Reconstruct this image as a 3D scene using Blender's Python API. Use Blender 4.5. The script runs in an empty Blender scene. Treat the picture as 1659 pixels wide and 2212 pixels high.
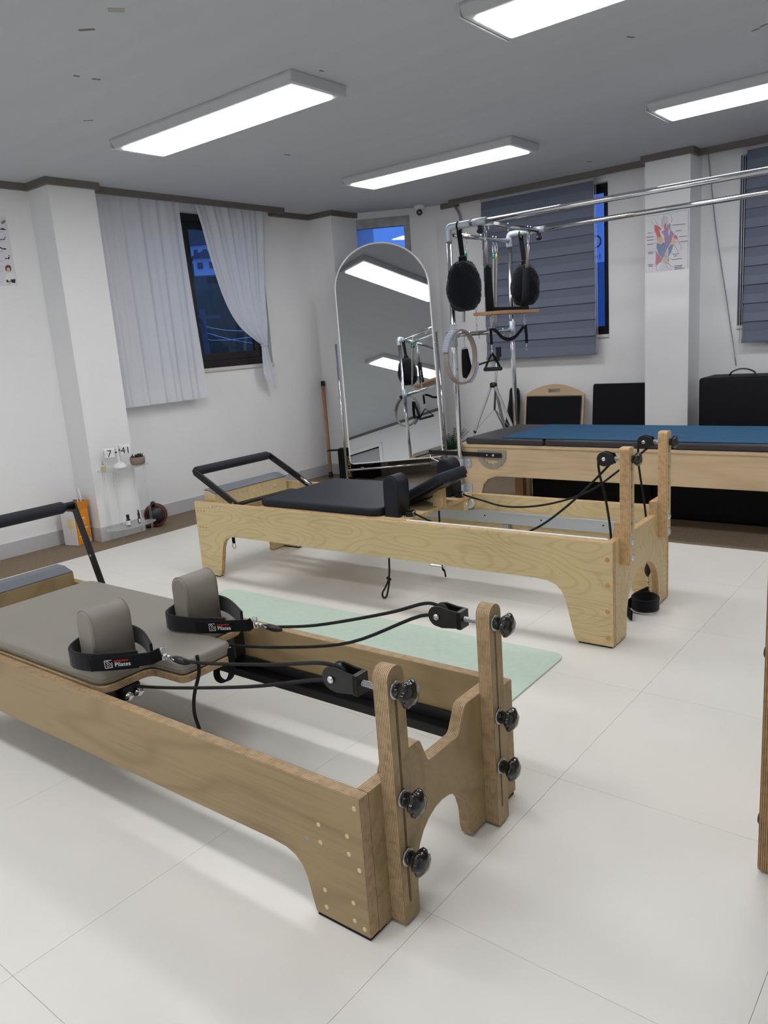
import bpy, bmesh, math, random
from mathutils import Vector, Matrix
random.seed(7)
S = bpy.context.scene
COL = S.collection
# ------------------------------------------------------------------ camera
FPX, CX, CY = 1670.0, 829.5, 1106.0
CAM = Vector((0, 0, 1.18))
def cam_basis(yaw, pitch, roll):
    cy, sy, cp, sp = math.cos(yaw), math.sin(yaw), math.cos(pitch), math.sin(pitch)
    fwd = Vector((sy*cp, cy*cp, -sp)); r0 = Vector((cy, -sy, 0)); d0 = fwd.cross(r0)
    cr, sr = math.cos(roll), math.sin(roll)
    return cr*r0+sr*d0, -sr*r0+cr*d0, fwd
RT, DN, FW = cam_basis(math.radians(-39.276), math.radians(12.447), math.radians(4.254))
cd = bpy.data.cameras.new('camera'); cam = bpy.data.objects.new('camera', cd); COL.objects.link(cam)
cd.sensor_fit = 'VERTICAL'; cd.sensor_height = 36; cd.lens = FPX/2212*36; cd.clip_start = .02; cd.clip_end = 400
M = Matrix((RT, -DN, -FW)).transposed().to_4x4(); M.translation = CAM; cam.matrix_world = M
S.camera = cam
def px(x, y, ax, val):
    """pixel of the photograph -> point where its ray meets the plane coordinate[ax] = val"""
    d = RT*((x-CX)/FPX) + DN*((y-CY)/FPX) + FW
    t = (val-CAM[ax])/d[ax]
    return CAM + d*t
# ------------------------------------------------------------------ world, exposure
def lin(c):
    return tuple((v/255/12.92 if v/255 <= .04045 else ((v/255+.055)/1.055)**2.4) for v in c)
W = bpy.data.worlds.new('dusk_sky'); S.world = W; W.use_nodes = True
nt = W.node_tree; nt.nodes.clear()
o = nt.nodes.new('ShaderNodeOutputWorld'); b = nt.nodes.new('ShaderNodeBackground'); nt.links.new(b.outputs[0], o.inputs[0])
tc = nt.nodes.new('ShaderNodeTexCoord'); nz = nt.nodes.new('ShaderNodeTexNoise'); rp_ = nt.nodes.new('ShaderNodeValToRGB')
nz.inputs['Scale'].default_value = 3; nz.inputs['Detail'].default_value = 5
rp_.color_ramp.elements[0].position = .42; rp_.color_ramp.elements[0].color = lin((88, 134, 222))+(1,)
rp_.color_ramp.elements[1].position = .68; rp_.color_ramp.elements[1].color = lin((106, 148, 228))+(1,)
nt.links.new(tc.outputs['Generated'], nz.inputs['Vector']); nt.links.new(nz.outputs[0], rp_.inputs[0]); nt.links.new(rp_.outputs[0], b.inputs[0])
b.inputs[1].default_value = 1.22
S.view_settings.view_transform = 'Standard'; S.view_settings.look = 'None'; S.view_settings.gamma = 1
S.view_settings.use_curve_mapping = False; S.view_settings.exposure = 0.20
LAMP = 11.6            # radiance of the ceiling panels
# ------------------------------------------------------------------ materials
MT = {}
def base(name):
    m = bpy.data.materials.new(name); m.use_nodes = True; MT[name] = m
    t = m.node_tree; p = t.nodes['Principled BSDF']
    return m, t, p
def N(t, kind, **kw):
    n = t.nodes.new(kind)
    for k, v in kw.items():
        if k in n.inputs: n.inputs[k].default_value = v
        else: setattr(n, k, v)
    return n
def mk(name, rgb, rough=.5, metal=0, var=.06, scale=25, bump=0, bscale=250, spec=.5, sheen=0, stretch=(1, 1, 1), coat=0):
    m, t, p = base(name)
    c = lin(rgb)
    tcn = N(t, 'ShaderNodeTexCoord'); mp = N(t, 'ShaderNodeMapping'); mp.inputs['Scale'].default_value = stretch
    t.links.new(tcn.outputs['Object'], mp.inputs[0])
    n = N(t, 'ShaderNodeTexNoise', Scale=scale, Detail=4.0); t.links.new(mp.outputs[0], n.inputs['Vector'])
    r = N(t, 'ShaderNodeValToRGB'); r.color_ramp.elements[0].position = .3; r.color_ramp.elements[1].position = .7
    r.color_ramp.elements[0].color = tuple(v*(1-var) for v in c)+(1,); r.color_ramp.elements[1].color = tuple(min(1, v*(1+var)) for v in c)+(1,)
    t.links.new(n.outputs[0], r.inputs[0]); t.links.new(r.outputs[0], p.inputs['Base Color'])
    p.inputs['Roughness'].default_value = rough; p.inputs['Metallic'].default_value = metal
    p.inputs['Specular IOR Level'].default_value = spec; p.inputs['Sheen Weight'].default_value = sheen; p.inputs['Coat Weight'].default_value = coat
    if bump:
        n2 = N(t, 'ShaderNodeTexNoise', Scale=bscale, Detail=3.0); t.links.new(mp.outputs[0], n2.inputs['Vector'])
        bu = N(t, 'ShaderNodeBump', Strength=bump, Distance=.002); t.links.new(n2.outputs[0], bu.inputs['Height']); t.links.new(bu.outputs[0], p.inputs['Normal'])
    return m
def wood(name, light, dark, stretch=(1.1, 5, 5), lines=16, amt=.5, rough=.42):
    """birch veneer: contour lines of a stretched noise give the cathedral figure"""
    m, t, p = base(name)
    tcn = N(t, 'ShaderNodeTexCoord'); mp = N(t, 'ShaderNodeMapping'); mp.inputs['Scale'].default_value = stretch
    t.links.new(tcn.outputs['Object'], mp.inputs[0])
    n = N(t, 'ShaderNodeTexNoise', Scale=1.0, Detail=1.6, Roughness=.4); t.links.new(mp.outputs[0], n.inputs['Vector'])
    mu = N(t, 'ShaderNodeMath', operation='MULTIPLY'); mu.inputs[1].default_value = lines; t.links.new(n.outputs[0], mu.inputs[0])
    fr = N(t, 'ShaderNodeMath', operation='FRACT'); t.links.new(mu.outputs[0], fr.inputs[0])
    r = N(t, 'ShaderNodeValToRGB'); e = r.color_ramp.elements
    L, D = lin(light), lin(dark); mid = tuple(a*(1-amt)+d*amt for a, d in zip(L, D))
    e[0].position = 0; e[0].color = mid+(1,); e[1].position = .25; e[1].color = L+(1,)
    q = e.new(.8); q.color = L+(1,); q = e.new(1.0); q.color = mid+(1,)
    t.links.new(fr.outputs[0], r.inputs[0])
    mp2 = N(t, 'ShaderNodeMapping'); mp2.inputs['Scale'].default_value = tuple(v*30 for v in (stretch[0]*.12, stretch[1], stretch[2])); t.links.new(tcn.outputs['Object'], mp2.inputs[0])
    n2 = N(t, 'ShaderNodeTexNoise', Scale=1.0, Detail=3.0); t.links.new(mp2.outputs[0], n2.inputs['Vector'])
    n3 = N(t, 'ShaderNodeTexNoise', Scale=3.0, Detail=2.0); t.links.new(tcn.outputs['Object'], n3.inputs['Vector'])
    ad = N(t, 'ShaderNodeMath', operation='ADD'); t.links.new(n2.outputs[0], ad.inputs[0]); t.links.new(n3.outputs[0], ad.inputs[1])
    r2 = N(t, 'ShaderNodeValToRGB'); r2.color_ramp.elements[0].position = .7; r2.color_ramp.elements[1].position = 1.3 if False else 1.0
    r2.color_ramp.elements[0].color = (.84, .83, .82, 1); r2.color_ramp.elements[1].color = (1.0, 1.0, 1.0, 1); t.links.new(ad.outputs[0], r2.inputs[0])
    mx = N(t, 'ShaderNodeMix', data_type='RGBA', blend_type='MULTIPLY'); mx.inputs[0].default_value = 1
    t.links.new(r.outputs[0], mx.inputs[6]); t.links.new(r2.outputs[0], mx.inputs[7]); t.links.new(mx.outputs[2], p.inputs['Base Color'])
    p.inputs['Roughness'].default_value = rough; p.inputs['Specular IOR Level'].default_value = .35
    return m
def ply(name, axis, light, dark, period=.0042):
    """plywood edge: thin alternating veneers stacked along one axis"""
    m, t, p = base(name)
    tcn = N(t, 'ShaderNodeTexCoord'); sx = N(t, 'ShaderNodeSeparateXYZ'); t.links.new(tcn.outputs['Object'], sx.inputs[0])
    nzz = N(t, 'ShaderNodeTexNoise', Scale=9.0, Detail=3.0); t.links.new(tcn.outputs['Object'], nzz.inputs['Vector'])
    m1 = N(t, 'ShaderNodeMath', operation='MULTIPLY'); m1.inputs[1].default_value = 1/period; t.links.new(sx.outputs[axis], m1.inputs[0])
    m2 = N(t, 'ShaderNodeMath', operation='MULTIPLY_ADD'); m2.inputs[1].default_value = .25; t.links.new(nzz.outputs[0], m2.inputs[0]); t.links.new(m1.outputs[0], m2.inputs[2])
    fr = N(t, 'ShaderNodeMath', operation='FRACT'); t.links.new(m2.outputs[0], fr.inputs[0])
    r = N(t, 'ShaderNodeValToRGB'); e = r.color_ramp.elements
    L, D = lin(light)+(1,), lin(dark)+(1,)
    e[0].position = .36; e[0].color = L; e[1].position = .46; e[1].color = D
    q = e.new(.72); q.color = D; q = e.new(.82); q.color = L
    t.links.new(fr.outputs[0], r.inputs[0])
    n2 = N(t, 'ShaderNodeTexNoise', Scale=60.0, Detail=3.0); t.links.new(tcn.outputs['Object'], n2.inputs['Vector'])
    r2 = N(t, 'ShaderNodeValToRGB'); r2.color_ramp.elements[0].color = (.72, .7, .68, 1); r2.color_ramp.elements[0].position = .3; r2.color_ramp.elements[1].position = .6
    t.links.new(n2.outputs[0], r2.inputs[0])
    mx = N(t, 'ShaderNodeMix', data_type='RGBA', blend_type='MULTIPLY'); mx.inputs[0].default_value = 1
    t.links.new(r.outputs[0], mx.inputs[6]); t.links.new(r2.outputs[0], mx.inputs[7]); t.links.new(mx.outputs[2], p.inputs['Base Color'])
    p.inputs['Roughness'].default_value = .6
    return m
def glassy(name, rgb, alpha, rough=.02, ior=1.45):
    """thin clear sheet: mostly see-through with a Fresnel reflection"""
    m, t, p = base(name)
    t.nodes.remove(p); out = t.nodes['Material Output']
    tr = N(t, 'ShaderNodeBsdfTransparent'); tr.inputs[0].default_value = lin(rgb)+(1,)
    gl = N(t, 'ShaderNodeBsdfGlossy'); gl.inputs['Roughness'].default_value = rough
    fz = N(t, 'ShaderNodeFresnel'); fz.inputs[0].default_value = ior
    ad = N(t, 'ShaderNodeMath', operation='MULTIPLY_ADD'); ad.inputs[1].default_value = 1.0; ad.inputs[2].default_value = alpha; t.links.new(fz.outputs[0], ad.inputs[0])
    mx = N(t, 'ShaderNodeMixShader'); t.links.new(ad.outputs[0], mx.inputs[0]); t.links.new(tr.outputs[0], mx.inputs[1]); t.links.new(gl.outputs[0], mx.inputs[2])
    t.links.new(mx.outputs[0], out.inputs[0])
    return m
def acrylic(name):
    m, t, p = base(name)
    t.nodes.remove(p); out = t.nodes['Material Output']
    tr = N(t, 'ShaderNodeBsdfTransparent'); tr.inputs[0].default_value = (.97, .98, .98, 1)
    gl = N(t, 'ShaderNodeBsdfGlossy'); gl.inputs['Roughness'].default_value = .12
    df = N(t, 'ShaderNodeBsdfDiffuse'); df.inputs[0].default_value = (.8, .82, .83, 1)
    m1 = N(t, 'ShaderNodeMixShader'); m1.inputs[0].default_value = .5; t.links.new(gl.outputs[0], m1.inputs[1]); t.links.new(df.outputs[0], m1.inputs[2])
    lw = N(t, 'ShaderNodeFresnel'); lw.inputs[0].default_value = 1.12
    ad = N(t, 'ShaderNodeMath', operation='MULTIPLY_ADD'); ad.inputs[1].default_value = .6; ad.inputs[2].default_value = .07; t.links.new(lw.outputs[0], ad.inputs[0])
    mx = N(t, 'ShaderNodeMixShader'); t.links.new(ad.outputs[0], mx.inputs[0]); t.links.new(tr.outputs[0], mx.inputs[1]); t.links.new(m1.outputs[0], mx.inputs[2])
    t.links.new(mx.outputs[0], out.inputs[0])
    return m
def emit(name, rgb, s):
    m, t, p = base(name)
    p.inputs['Base Color'].default_value = lin(rgb)+(1,); p.inputs['Emission Color'].default_value = (1.0, .99, .985, 1); p.inputs['Emission Strength'].default_value = s
    return m
def cloth(name, rgb, trans, rough=.8):
    m, t, p = base(name)
    out = t.nodes['Material Output']
    tcn = N(t, 'ShaderNodeTexCoord'); n = N(t, 'ShaderNodeTexNoise', Scale=6.0, Detail=3.0); t.links.new(tcn.outputs['Object'], n.inputs['Vector'])
    r = N(t, 'ShaderNodeValToRGB'); c = lin(rgb); r.color_ramp.elements[0].color = tuple(v*.93 for v in c)+(1,); r.color_ramp.elements[1].color = c+(1,)
    t.links.new(n.outputs[0], r.inputs[0]); t.links.new(r.outputs[0], p.inputs['Base Color']); p.inputs['Roughness'].default_value = rough
    p.inputs['Specular IOR Level'].default_value = .15
    tl = N(t, 'ShaderNodeBsdfTranslucent'); t.links.new(r.outputs[0], tl.inputs[0])
    mx = N(t, 'ShaderNodeMixShader'); mx.inputs[0].default_value = trans
    t.links.new(p.outputs[0], mx.inputs[1]); t.links.new(tl.outputs[0], mx.inputs[2]); t.links.new(mx.outputs[0], out.inputs[0])
    return m
mk('wall_paint', (240, 241, 243), .75, var=.012, scale=4, bump=.12, bscale=160)
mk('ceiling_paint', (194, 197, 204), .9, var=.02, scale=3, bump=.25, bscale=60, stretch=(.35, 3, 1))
mk('moulding', (112, 108, 103), .6, var=.05)
mk('baseboard_vinyl', (196, 197, 200), .5, var=.02)
mk('pvc_tile', (231, 230, 225), .42, var=.02, scale=3, bump=.05, bscale=300, spec=.4)
mk('tile_seam', (170, 167, 160), .8)
def carpet():
    m = mk('brown_carpet', (134, 119, 102), .95, var=.28, scale=170, bump=.6, bscale=500, spec=.1)
carpet()
mk('white_plastic', (232, 233, 235), .4, var=.01)
mk('white_gloss', (238, 238, 240), .22, var=.01)
mk('grey_plastic', (176, 178, 184), .5, var=.02)
mk('fixture_grey', (190, 192, 196), .5, var=.02)
emit('lamp_diffuser', (255, 255, 255), LAMP)
mk('brown_frame', (40, 34, 34), .45, var=.08)
mk('sill_stone', (214, 212, 208), .35, var=.03)
mk('old_paint', (176, 178, 180), .7, var=.22, scale=14)
glassy('window_glass', (225, 235, 245), .03)
acrylic('clear_acrylic')
wood('birch_r1', (164, 143, 106), (124, 100, 68), stretch=(1.0, 3.5, 3.5), lines=7, amt=.35)
ply('ply_r1_x', 0, (196, 170, 132), (128, 98, 70)); ply('ply_r1_y', 1, (196, 170, 132), (128, 98, 70)); ply('ply_r1_z', 2, (196, 170, 132), (128, 98, 70))
ply('ply_chair_x', 0, (176, 140, 96), (96, 66, 40))
wood('birch_r2', (220, 198, 152), (160, 130, 86), stretch=(1.5, 4.6, 4.6), lines=24, amt=.24)
ply('ply_r2_x', 0, (220, 186, 138), (182, 144, 102), .006); ply('ply_r2_y', 1, (220, 186, 138), (182, 144, 102), .006); ply('ply_r2_z', 2, (220, 186, 138), (182, 144, 102), .006)
wood('birch_bed', (206, 182, 148), (176, 146, 110), stretch=(.8, 4, 4), lines=6, amt=.3)
ply('ply_bed_y', 1, (214, 180, 140), (176, 136, 98), .008)
mk('pole_wood', (176, 134, 100), .5, var=.12, scale=12, stretch=(6, 6, .6))
mk('taupe_leather', (136, 132, 123), .46, var=.03, scale=10, bump=.35, bscale=420, spec=.5)
mk('taupe_piping', (132, 124, 112), .5)
mk('navy_leather', (28, 33, 43), .55, var=.05, scale=10, bump=.2, bscale=420, spec=.3)
mk('bed_leather', (52, 48, 54), .38, var=.05, scale=10, bump=.15, bscale=420)
mk('charcoal_leather', (13, 14, 19), .6, var=.05, bump=.2, bscale=420, spec=.2)
mk('black_fabric', (18, 20, 26), .92, var=.25, scale=160, bump=.4, bscale=500, sheen=.2, spec=.2)
mk('black_webbing', (20, 21, 25), .85, var=.25, scale=300, bump=.5, bscale=700, spec=.2)
mk('black_fleece', (13, 16, 24), 1.0, var=.4, scale=120, bump=1.0, bscale=260, sheen=.35, spec=.05)
mk('black_rope', (12, 12, 13), .8, var=.3, scale=300, bump=.5, bscale=600)
mk('black_plastic', (16, 16, 18), .35, var=.05)
mk('black_gloss', (8, 8, 9), .18, var=.02, coat=.5)
mk('black_metal', (22, 23, 26), .4, var=.05, metal=.3)
mk('navy_foam', (30, 34, 44), .75, var=.08, scale=90, bump=.8, bscale=500)
mk('chrome', (216, 218, 222), .12, metal=1, var=.01)
mk('steel', (176, 178, 182), .28, metal=1, var=.03)
mk('spring_steel', (168, 164, 160), .35, metal=1, var=.05)
mk('silver_paint', (176, 184, 194), .45, metal=.25, var=.02)
mk('aluminium', (196, 200, 206), .4, metal=.6, var=.02)
mk('white_strip', (236, 236, 232), .4, var=.01)
mk('plate_grey', (150, 140, 128), .5, var=.04)
mk('mint_mat', (196, 216, 202), .85, var=.03, scale=40, bump=.2, bscale=500)
mk('mat_side', (112, 128, 118), .9)
mk('teal_mat', (28, 84, 122), .75, var=.05, scale=60, bump=.2, bscale=600)
mk('teal_dark', (14, 48, 76), .8)
mk('pad_grey', (112, 116, 124), .85, var=.12, scale=220, bump=.4, bscale=500)
mk('felt_black', (14, 14, 15), .95)
mk('dowel', (214, 202, 160), .45, var=.04); mk('dowel_dark', (196, 152, 92), .5, var=.06)
mk('curtain_hem', (226, 228, 236), .8)
cloth('curtain_white', (243, 246, 252), .28)
cloth('shade_grey', (126, 134, 153), .12); cloth('shade_dark', (116, 123, 142), .10)
m, t, p = base('mirror_silver'); p.inputs['Metallic'].default_value = 1; p.inputs['Roughness'].default_value = .006; p.inputs['Base Color'].default_value = (.80, .82, .82, 1)
mk('orange_card', (232, 146, 30), .55, var=.02); mk('white_card', (222, 222, 224), .5, var=.02); mk('brown_card', (140, 110, 84), .8, var=.06); mk('yellow_print', (236, 214, 140), .5)
mk('print_dark', (22, 22, 24), .6); mk('print_grey', (128, 130, 136), .6, var=.1); mk('print_white', (236, 236, 238), .6); mk('print_red', (190, 30, 34), .6)
mk('paper', (226, 226, 232), .6, var=.015)
for nme, c in dict(ink_red=(206, 70, 72), ink_purple=(140, 112, 164), ink_peach=(226, 172, 138), ink_ochre=(224, 188, 120), ink_blue=(98, 120, 168), ink_rose=(186, 90, 108), ink_sand=(196, 186, 166), ink_line=(96, 98, 112), ink_lilac=(196, 192, 214), ink_skin=(222, 176, 152), ink_hair=(96, 62, 48), ink_magenta=(150, 70, 130)).items(): mk(nme, tuple(v*.68+226*.32 for v in c) if nme not in ('ink_line', 'ink_hair') else c, .6, var=.04)
mk('gold_print', (206, 176, 110), .4)
mk('perfume', (188, 178, 112), .1, var=.02, coat=.5)
mk('pot_clay', (140, 124, 116), .75, var=.04); mk('succulent', (30, 40, 36), .7, var=.3)
mk('leaf_green', (34, 92, 44), .6, var=.25, scale=20)
mk('pot_white', (206, 206, 204), .4)
mk('amber_glass', (40, 22, 14), .12, coat=.4)
mk('ball_black', (26, 27, 30), .38, var=.08); mk('red_rubber', (168, 24, 34), .5)
mk('ring_grey', (150, 142, 138), .5, var=.03); mk('ring_grip', (172, 178, 196), .6, var=.03)
mk('tip_teal', (40, 168, 156), .4); mk('tip_yellow', (226, 196, 60), .4)
mk('wire_dark', (60, 66, 76), .7)
mk('cord_grey', (150, 152, 156), .6)
mk('hill_green', (40, 58, 44), .95, var=.5, scale=.6, bump=0); mk('tree_green', (34, 52, 38), .95, var=.5, scale=3)
mk('house_white', (222, 226, 234), .8); mk('house_roof', (84, 88, 96), .8); mk('sign_film', (168, 186, 226), .6); mk('sign_letter', (96, 128, 196), .6)
glassy('sign_glow', (226, 234, 250), .10, .4)
mk('far_wall', (120, 132, 158), .8, var=.08, scale=2)
mk('storage_box', (112, 106, 98), .7, var=.03)
mk('stain', (168, 166, 162), .9); mk('stain_dark', (132, 120, 116), .9)
# ------------------------------------------------------------------ mesh helpers
def V(*a): return Vector(a)
class MB:
    def __init__(s): s.v = []; s.f = []; s.m = []; s.sm = []
    def add(s, vs, fs, mat=0, smooth=False):
        k = len(s.v); s.v += [tuple(v) for v in vs]
        for f in fs:
            s.f.append([i+k for i in f]); s.m.append(mat); s.sm.append(smooth)
        return s
    def box(s, a, b, mat=0):
        x0, y0, z0 = a; x1, y1, z1 = b
        return s.add([(x0, y0, z0), (x1, y0, z0), (x1, y1, z0), (x0, y1, z0), (x0, y0, z1), (x1, y0, z1), (x1, y1, z1), (x0, y1, z1)],
                     [(0, 3, 2, 1), (4, 5, 6, 7), (0, 1, 5, 4), (1, 2, 6, 5), (2, 3, 7, 6), (3, 0, 4, 7)], mat)
    def obox(s, c, h, R, mat=0):
        c = Vector(c); vs = []
        for dz in (-1, 1):
            for dx, dy in ((-1, -1), (1, -1), (1, 1), (-1, 1)):
                vs.append(c + R @ Vector((dx*h[0], dy*h[1], dz*h[2])))
        return s.add(vs, [(0, 3, 2, 1), (4, 5, 6, 7), (0, 1, 5, 4), (1, 2, 6, 5), (2, 3, 7, 6), (3, 0, 4, 7)], mat)
    def bar(s, a, b, w, t, up=(0, 0, 1), mat=0):
        """rectangular bar from a to b: w across, t along the up direction"""
        a, b = Vector(a), Vector(b); d = (b-a); L = d.length; d.normalize()
        sd = d.cross(Vector(up)).normalized(); u = sd.cross(d)
        return s.obox((a+b)/2, (L/2, w/2, t/2), Matrix((d, sd, u)).transposed(), mat)
    def prism(s, poly, ax, a, b, mc=0, ms=None, smooth=False):
        ms = mc if ms is None else ms
        def P(p, h): return {'x': (h, p[0], p[1]), 'y': (p[0], h, p[1]), 'z': (p[0], p[1], h)}[ax]
        n = len(poly); vs = [P(p, a) for p in poly]+[P(p, b) for p in poly]
        s.add(vs, [list(range(n))[::-1], list(range(n, 2*n))], mc)
        k = len(s.v)-2*n
        for i in range(n):
            j = (i+1) % n; s.f.append([k+i, k+j, k+n+j, k+n+i]); s.m.append(ms); s.sm.append(smooth)
        return s
    def loft(s, rings, mat=0, smooth=True, cap=True, closed=False):
        n = len(rings[0]); k = len(s.v)
        for r in rings: s.v += [tuple(q) for q in r]
        R = len(rings)
        for i in range(R if closed else R-1):
            i2 = (i+1) % R
            for j in range(n):
                j2 = (j+1) % n; s.f.append([k+i*n+j, k+i*n+j2, k+i2*n+j2, k+i2*n+j]); s.m.append(mat); s.sm.append(smooth)
        if cap and not closed:
            s.f.append([k+j for j in range(n)][::-1]); s.m.append(mat); s.sm.append(False)
            s.f.append([k+(R-1)*n+j for j in range(n)]); s.m.append(mat); s.sm.append(False)
        return s
    def frames(s, pts, closed=False, up=None):
        pts = [Vector(p) for p in pts]; n = len(pts); out = []; prev = None
        for i in range(n):
            if closed: d = pts[(i+1) % n]-pts[i-1]
            else: d = pts[min(i+1, n-1)]-pts[max(i-1, 0)]
            d.normalize()
            if up is not None: a = Vector(up)
            elif prev is None: a = Vector((0, 0, 1)) if abs(d.z) < .9 else Vector((1, 0, 0))
            else: a = prev
            e = a - d*a.dot(d)
            if e.length < 1e-5: e = d.orthogonal()
            e.normalize(); prev = e; out.append((pts[i], d, e, d.cross(e)))
        return out
    def tube(s, pts, r, n=8, closed=False, mat=0, cap=True):
        fr = s.frames(pts, closed); rings = []
        for i, (p, d, e, g) in enumerate(fr):
            rr = r[i] if isinstance(r, (list, tuple)) else r
            rings.append([p+(e*math.cos(2*math.pi*j/n)+g*math.sin(2*math.pi*j/n))*rr for j in range(n)])
        return s.loft(rings, mat, True, cap, closed)
    def strap(s, pts, w, th, up=(0, 0, 1), closed=False, mat=0):
        """flat strap: width w along 'up', thickness th"""
        fr = s.frames(pts, closed, up); rings = []
        for p, d, e, g in fr:
            rings.append([p+e*w/2+g*th/2, p-e*w/2+g*th/2, p-e*w/2-g*th/2, p+e*w/2-g*th/2])
        return s.loft(rings, mat, False, True, closed)
    def lathe(s, prof, c=(0, 0, 0), ax='z', n=20, mat=0, smooth=True, R=None):
        c = Vector(c); rings = []
        for r, h in prof:
            ring = []
            for j in range(n):
                a = 2*math.pi*j/n; x, y = r*math.cos(a), r*math.sin(a)
                q = Vector((x, y, h)) if ax == 'z' else (Vector((h, x, y)) if ax == 'x' else Vector((y, h, x)))
                if R is not None: q = R @ q
                ring.append(c+q)
            rings.append(ring)
        return s.loft(rings, mat, smooth, True)
    def sphere(s, c, r, nu=18, nv=10, mat=0, R=None):
        c = Vector(c); r = (r, r, r) if not isinstance(r, (tuple, list)) else r; rings = []
        for i in range(nv+1):
            a = -math.pi/2+math.pi*i/nv; cr, z = max(math.cos(a), 1e-3), math.sin(a); ring = []
            for j in range(nu):
                b_ = 2*math.pi*j/nu; q = Vector((r[0]*cr*math.cos(b_), r[1]*cr*math.sin(b_), r[2]*z))
                ring.append(c+(R @ q if R is not None else q))
            rings.append(ring)
        return s.loft(rings, mat, True, True)
    def torus(s, c, R0, r, ax=(0, 0, 1), n=16, k=6, mat=0):
        z = Vector(ax).normalized(); e = z.orthogonal().normalized(); g = z.cross(e); c = Vector(c)
        return s.tube([c+(e*math.cos(2*math.pi*i/n)+g*math.sin(2*math.pi*i/n))*R0 for i in range(n)], r, k, True, mat)
    def pad(s, poly, z0, z1, r, mat=0, k=3, xf=None):
        """upholstered slab: polygon (counter-clockwise) with rolled edges"""
        def inset(d):
            out = []; n = len(poly)
            for i in range(n):
                a, b_, c = Vector(poly[i-1]), Vector(poly[i]), Vector(poly[(i+1) % n])
                e1, e2 = (b_-a).normalized(), (c-b_).normalized(); n1, n2 = Vector((-e1.y, e1.x)), Vector((-e2.y, e2.x))
                nn = n1+n2; nn = nn/max(nn.length_squared/2, .35)
                out.append(b_+nn*d)
            return out
        rings = []
        for i in range(k+1):
            a = math.pi/2*i/k; rings.append([(q.x, q.y, z0+r*(1-math.sin(a))) for q in inset(r*(1-math.cos(a)))][:] if False else [(q.x, q.y, z0+r-r*math.cos(a)) for q in inset(r*(1-math.sin(a)))])
        for i in range(k+1):
            a = math.pi/2*i/k; rings.append([(q.x, q.y, z1-r+r*math.sin(a)) for q in inset(r*(1-math.cos(a)))])
        if xf is not None: rings = [[xf(Vector(q)) for q in rg] for rg in rings]
        return s.loft(rings, mat, True, True)
    def sheet(s, fn, nu, nv, mat=0, th=0.0):
        g = [[Vector(fn(i/nu, j/nv)) for j in range(nv+1)] for i in range(nu+1)]; k = len(s.v)
        for row in g: s.v += [tuple(q) for q in row]
        w = nv+1
        for i in range(nu):
            for j in range(nv):
                s.f.append([k+i*w+j, k+(i+1)*w+j, k+(i+1)*w+j+1, k+i*w+j+1]); s.m.append(mat); s.sm.append(True)
        return s
    def build(s, name, mats, parent=None, bevel=0, recalc=True, solid=0, seg=2):
        me = bpy.data.meshes.new(name); me.from_pydata(s.v, [], s.f); 
        for mt in (mats if isinstance(mats, (list, tuple)) else [mats]): me.materials.append(MT[mt])
        me.polygons.foreach_set('material_index', s.m); me.polygons.foreach_set('use_smooth', s.sm)
        if recalc:
            bm = bmesh.new(); bm.from_mesh(me); bmesh.ops.recalc_face_normals(bm, faces=bm.faces); bm.to_mesh(me); bm.free()
        me.update()
        ob = bpy.data.objects.new(name, me); COL.objects.link(ob); ob.parent = parent
        if solid:
            md = ob.modifiers.new('thickness', 'SOLIDIFY'); md.thickness = solid; md.offset = 0
        if bevel:
            md = ob.modifiers.new('soft_edges', 'BEVEL'); md.width = bevel; md.segments = seg; md.limit_method = 'ANGLE'; md.angle_limit = math.radians(38)
        return ob
def rp(pts, r, n=4):
    """round the corners of a polygon"""
    out = []; k = len(pts)
    for i in range(k):
        a, b_, c = Vector(pts[i-1]), Vector(pts[i]), Vector(pts[(i+1) % k]); rr = r[i] if isinstance(r, (list, tuple)) else r
        u, w = (a-b_), (c-b_); lu, lw = u.length, w.length; u.normalize(); w.normalize()
        cosang = max(-1, min(1, u.dot(w))); ang = math.acos(cosang)
        if rr <= 0 or ang > math.pi-.02: out.append(tuple(b_)); continue
        dd = min(rr/math.tan(ang/2), lu*.49, lw*.49); p0, p1 = b_+u*dd, b_+w*dd
        for j in range(n+1):
            t_ = j/n; out.append(tuple(p0*(1-t_)**2+b_*2*t_*(1-t_)+p1*t_**2))
    return out
def rect(x0, x1, y0, y1): return [(x0, y0), (x1, y0), (x1, y1), (x0, y1)]
def smoothpath(pts, k=6):
    """Catmull-Rom through the points"""
    P = [Vector(p) for p in pts]; out = []
    for i in range(len(P)-1):
        p0, p1, p2, p3 = P[max(i-1, 0)], P[i], P[i+1], P[min(i+2, len(P)-1)]
        for j in range(k):
            t_ = j/k
            out.append(.5*((2*p1)+(p2-p0)*t_+(2*p0-5*p1+4*p2-p3)*t_**2+(3*p1-p0-3*p2+p3)*t_**3))
    out.append(P[-1]); return out
def thing(name, label, cat, loc=(0, 0, 0), rotz=0, group=None):
    ob = bpy.data.objects.new(name, None); COL.objects.link(ob); ob.location = loc; ob.rotation_euler = (0, 0, rotz); ob.empty_display_size = .1
    ob['label'] = label; ob['category'] = cat
    if group: ob['group'] = group
    return ob
def tag(ob, label, cat, group=None):
    ob['label'] = label; ob['category'] = cat
    if group: ob['group'] = group
    return ob
def struct(ob, label=None):
    ob['kind'] = 'structure'
    if label: ob['label'] = label
    return ob
def copy_tree(ob, parent=None):
    c = ob.copy(); COL.objects.link(c); c.parent = parent
    for ch in list(ob.children): copy_tree(ch, c)
    return c
def local(root, p):
    c, s_ = math.cos(-root.rotation_euler.z), math.sin(-root.rotation_euler.z); d = Vector(p)-Vector(root.location)
    return Vector((c*d.x-s_*d.y, s_*d.x+c*d.y, d.z))
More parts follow.
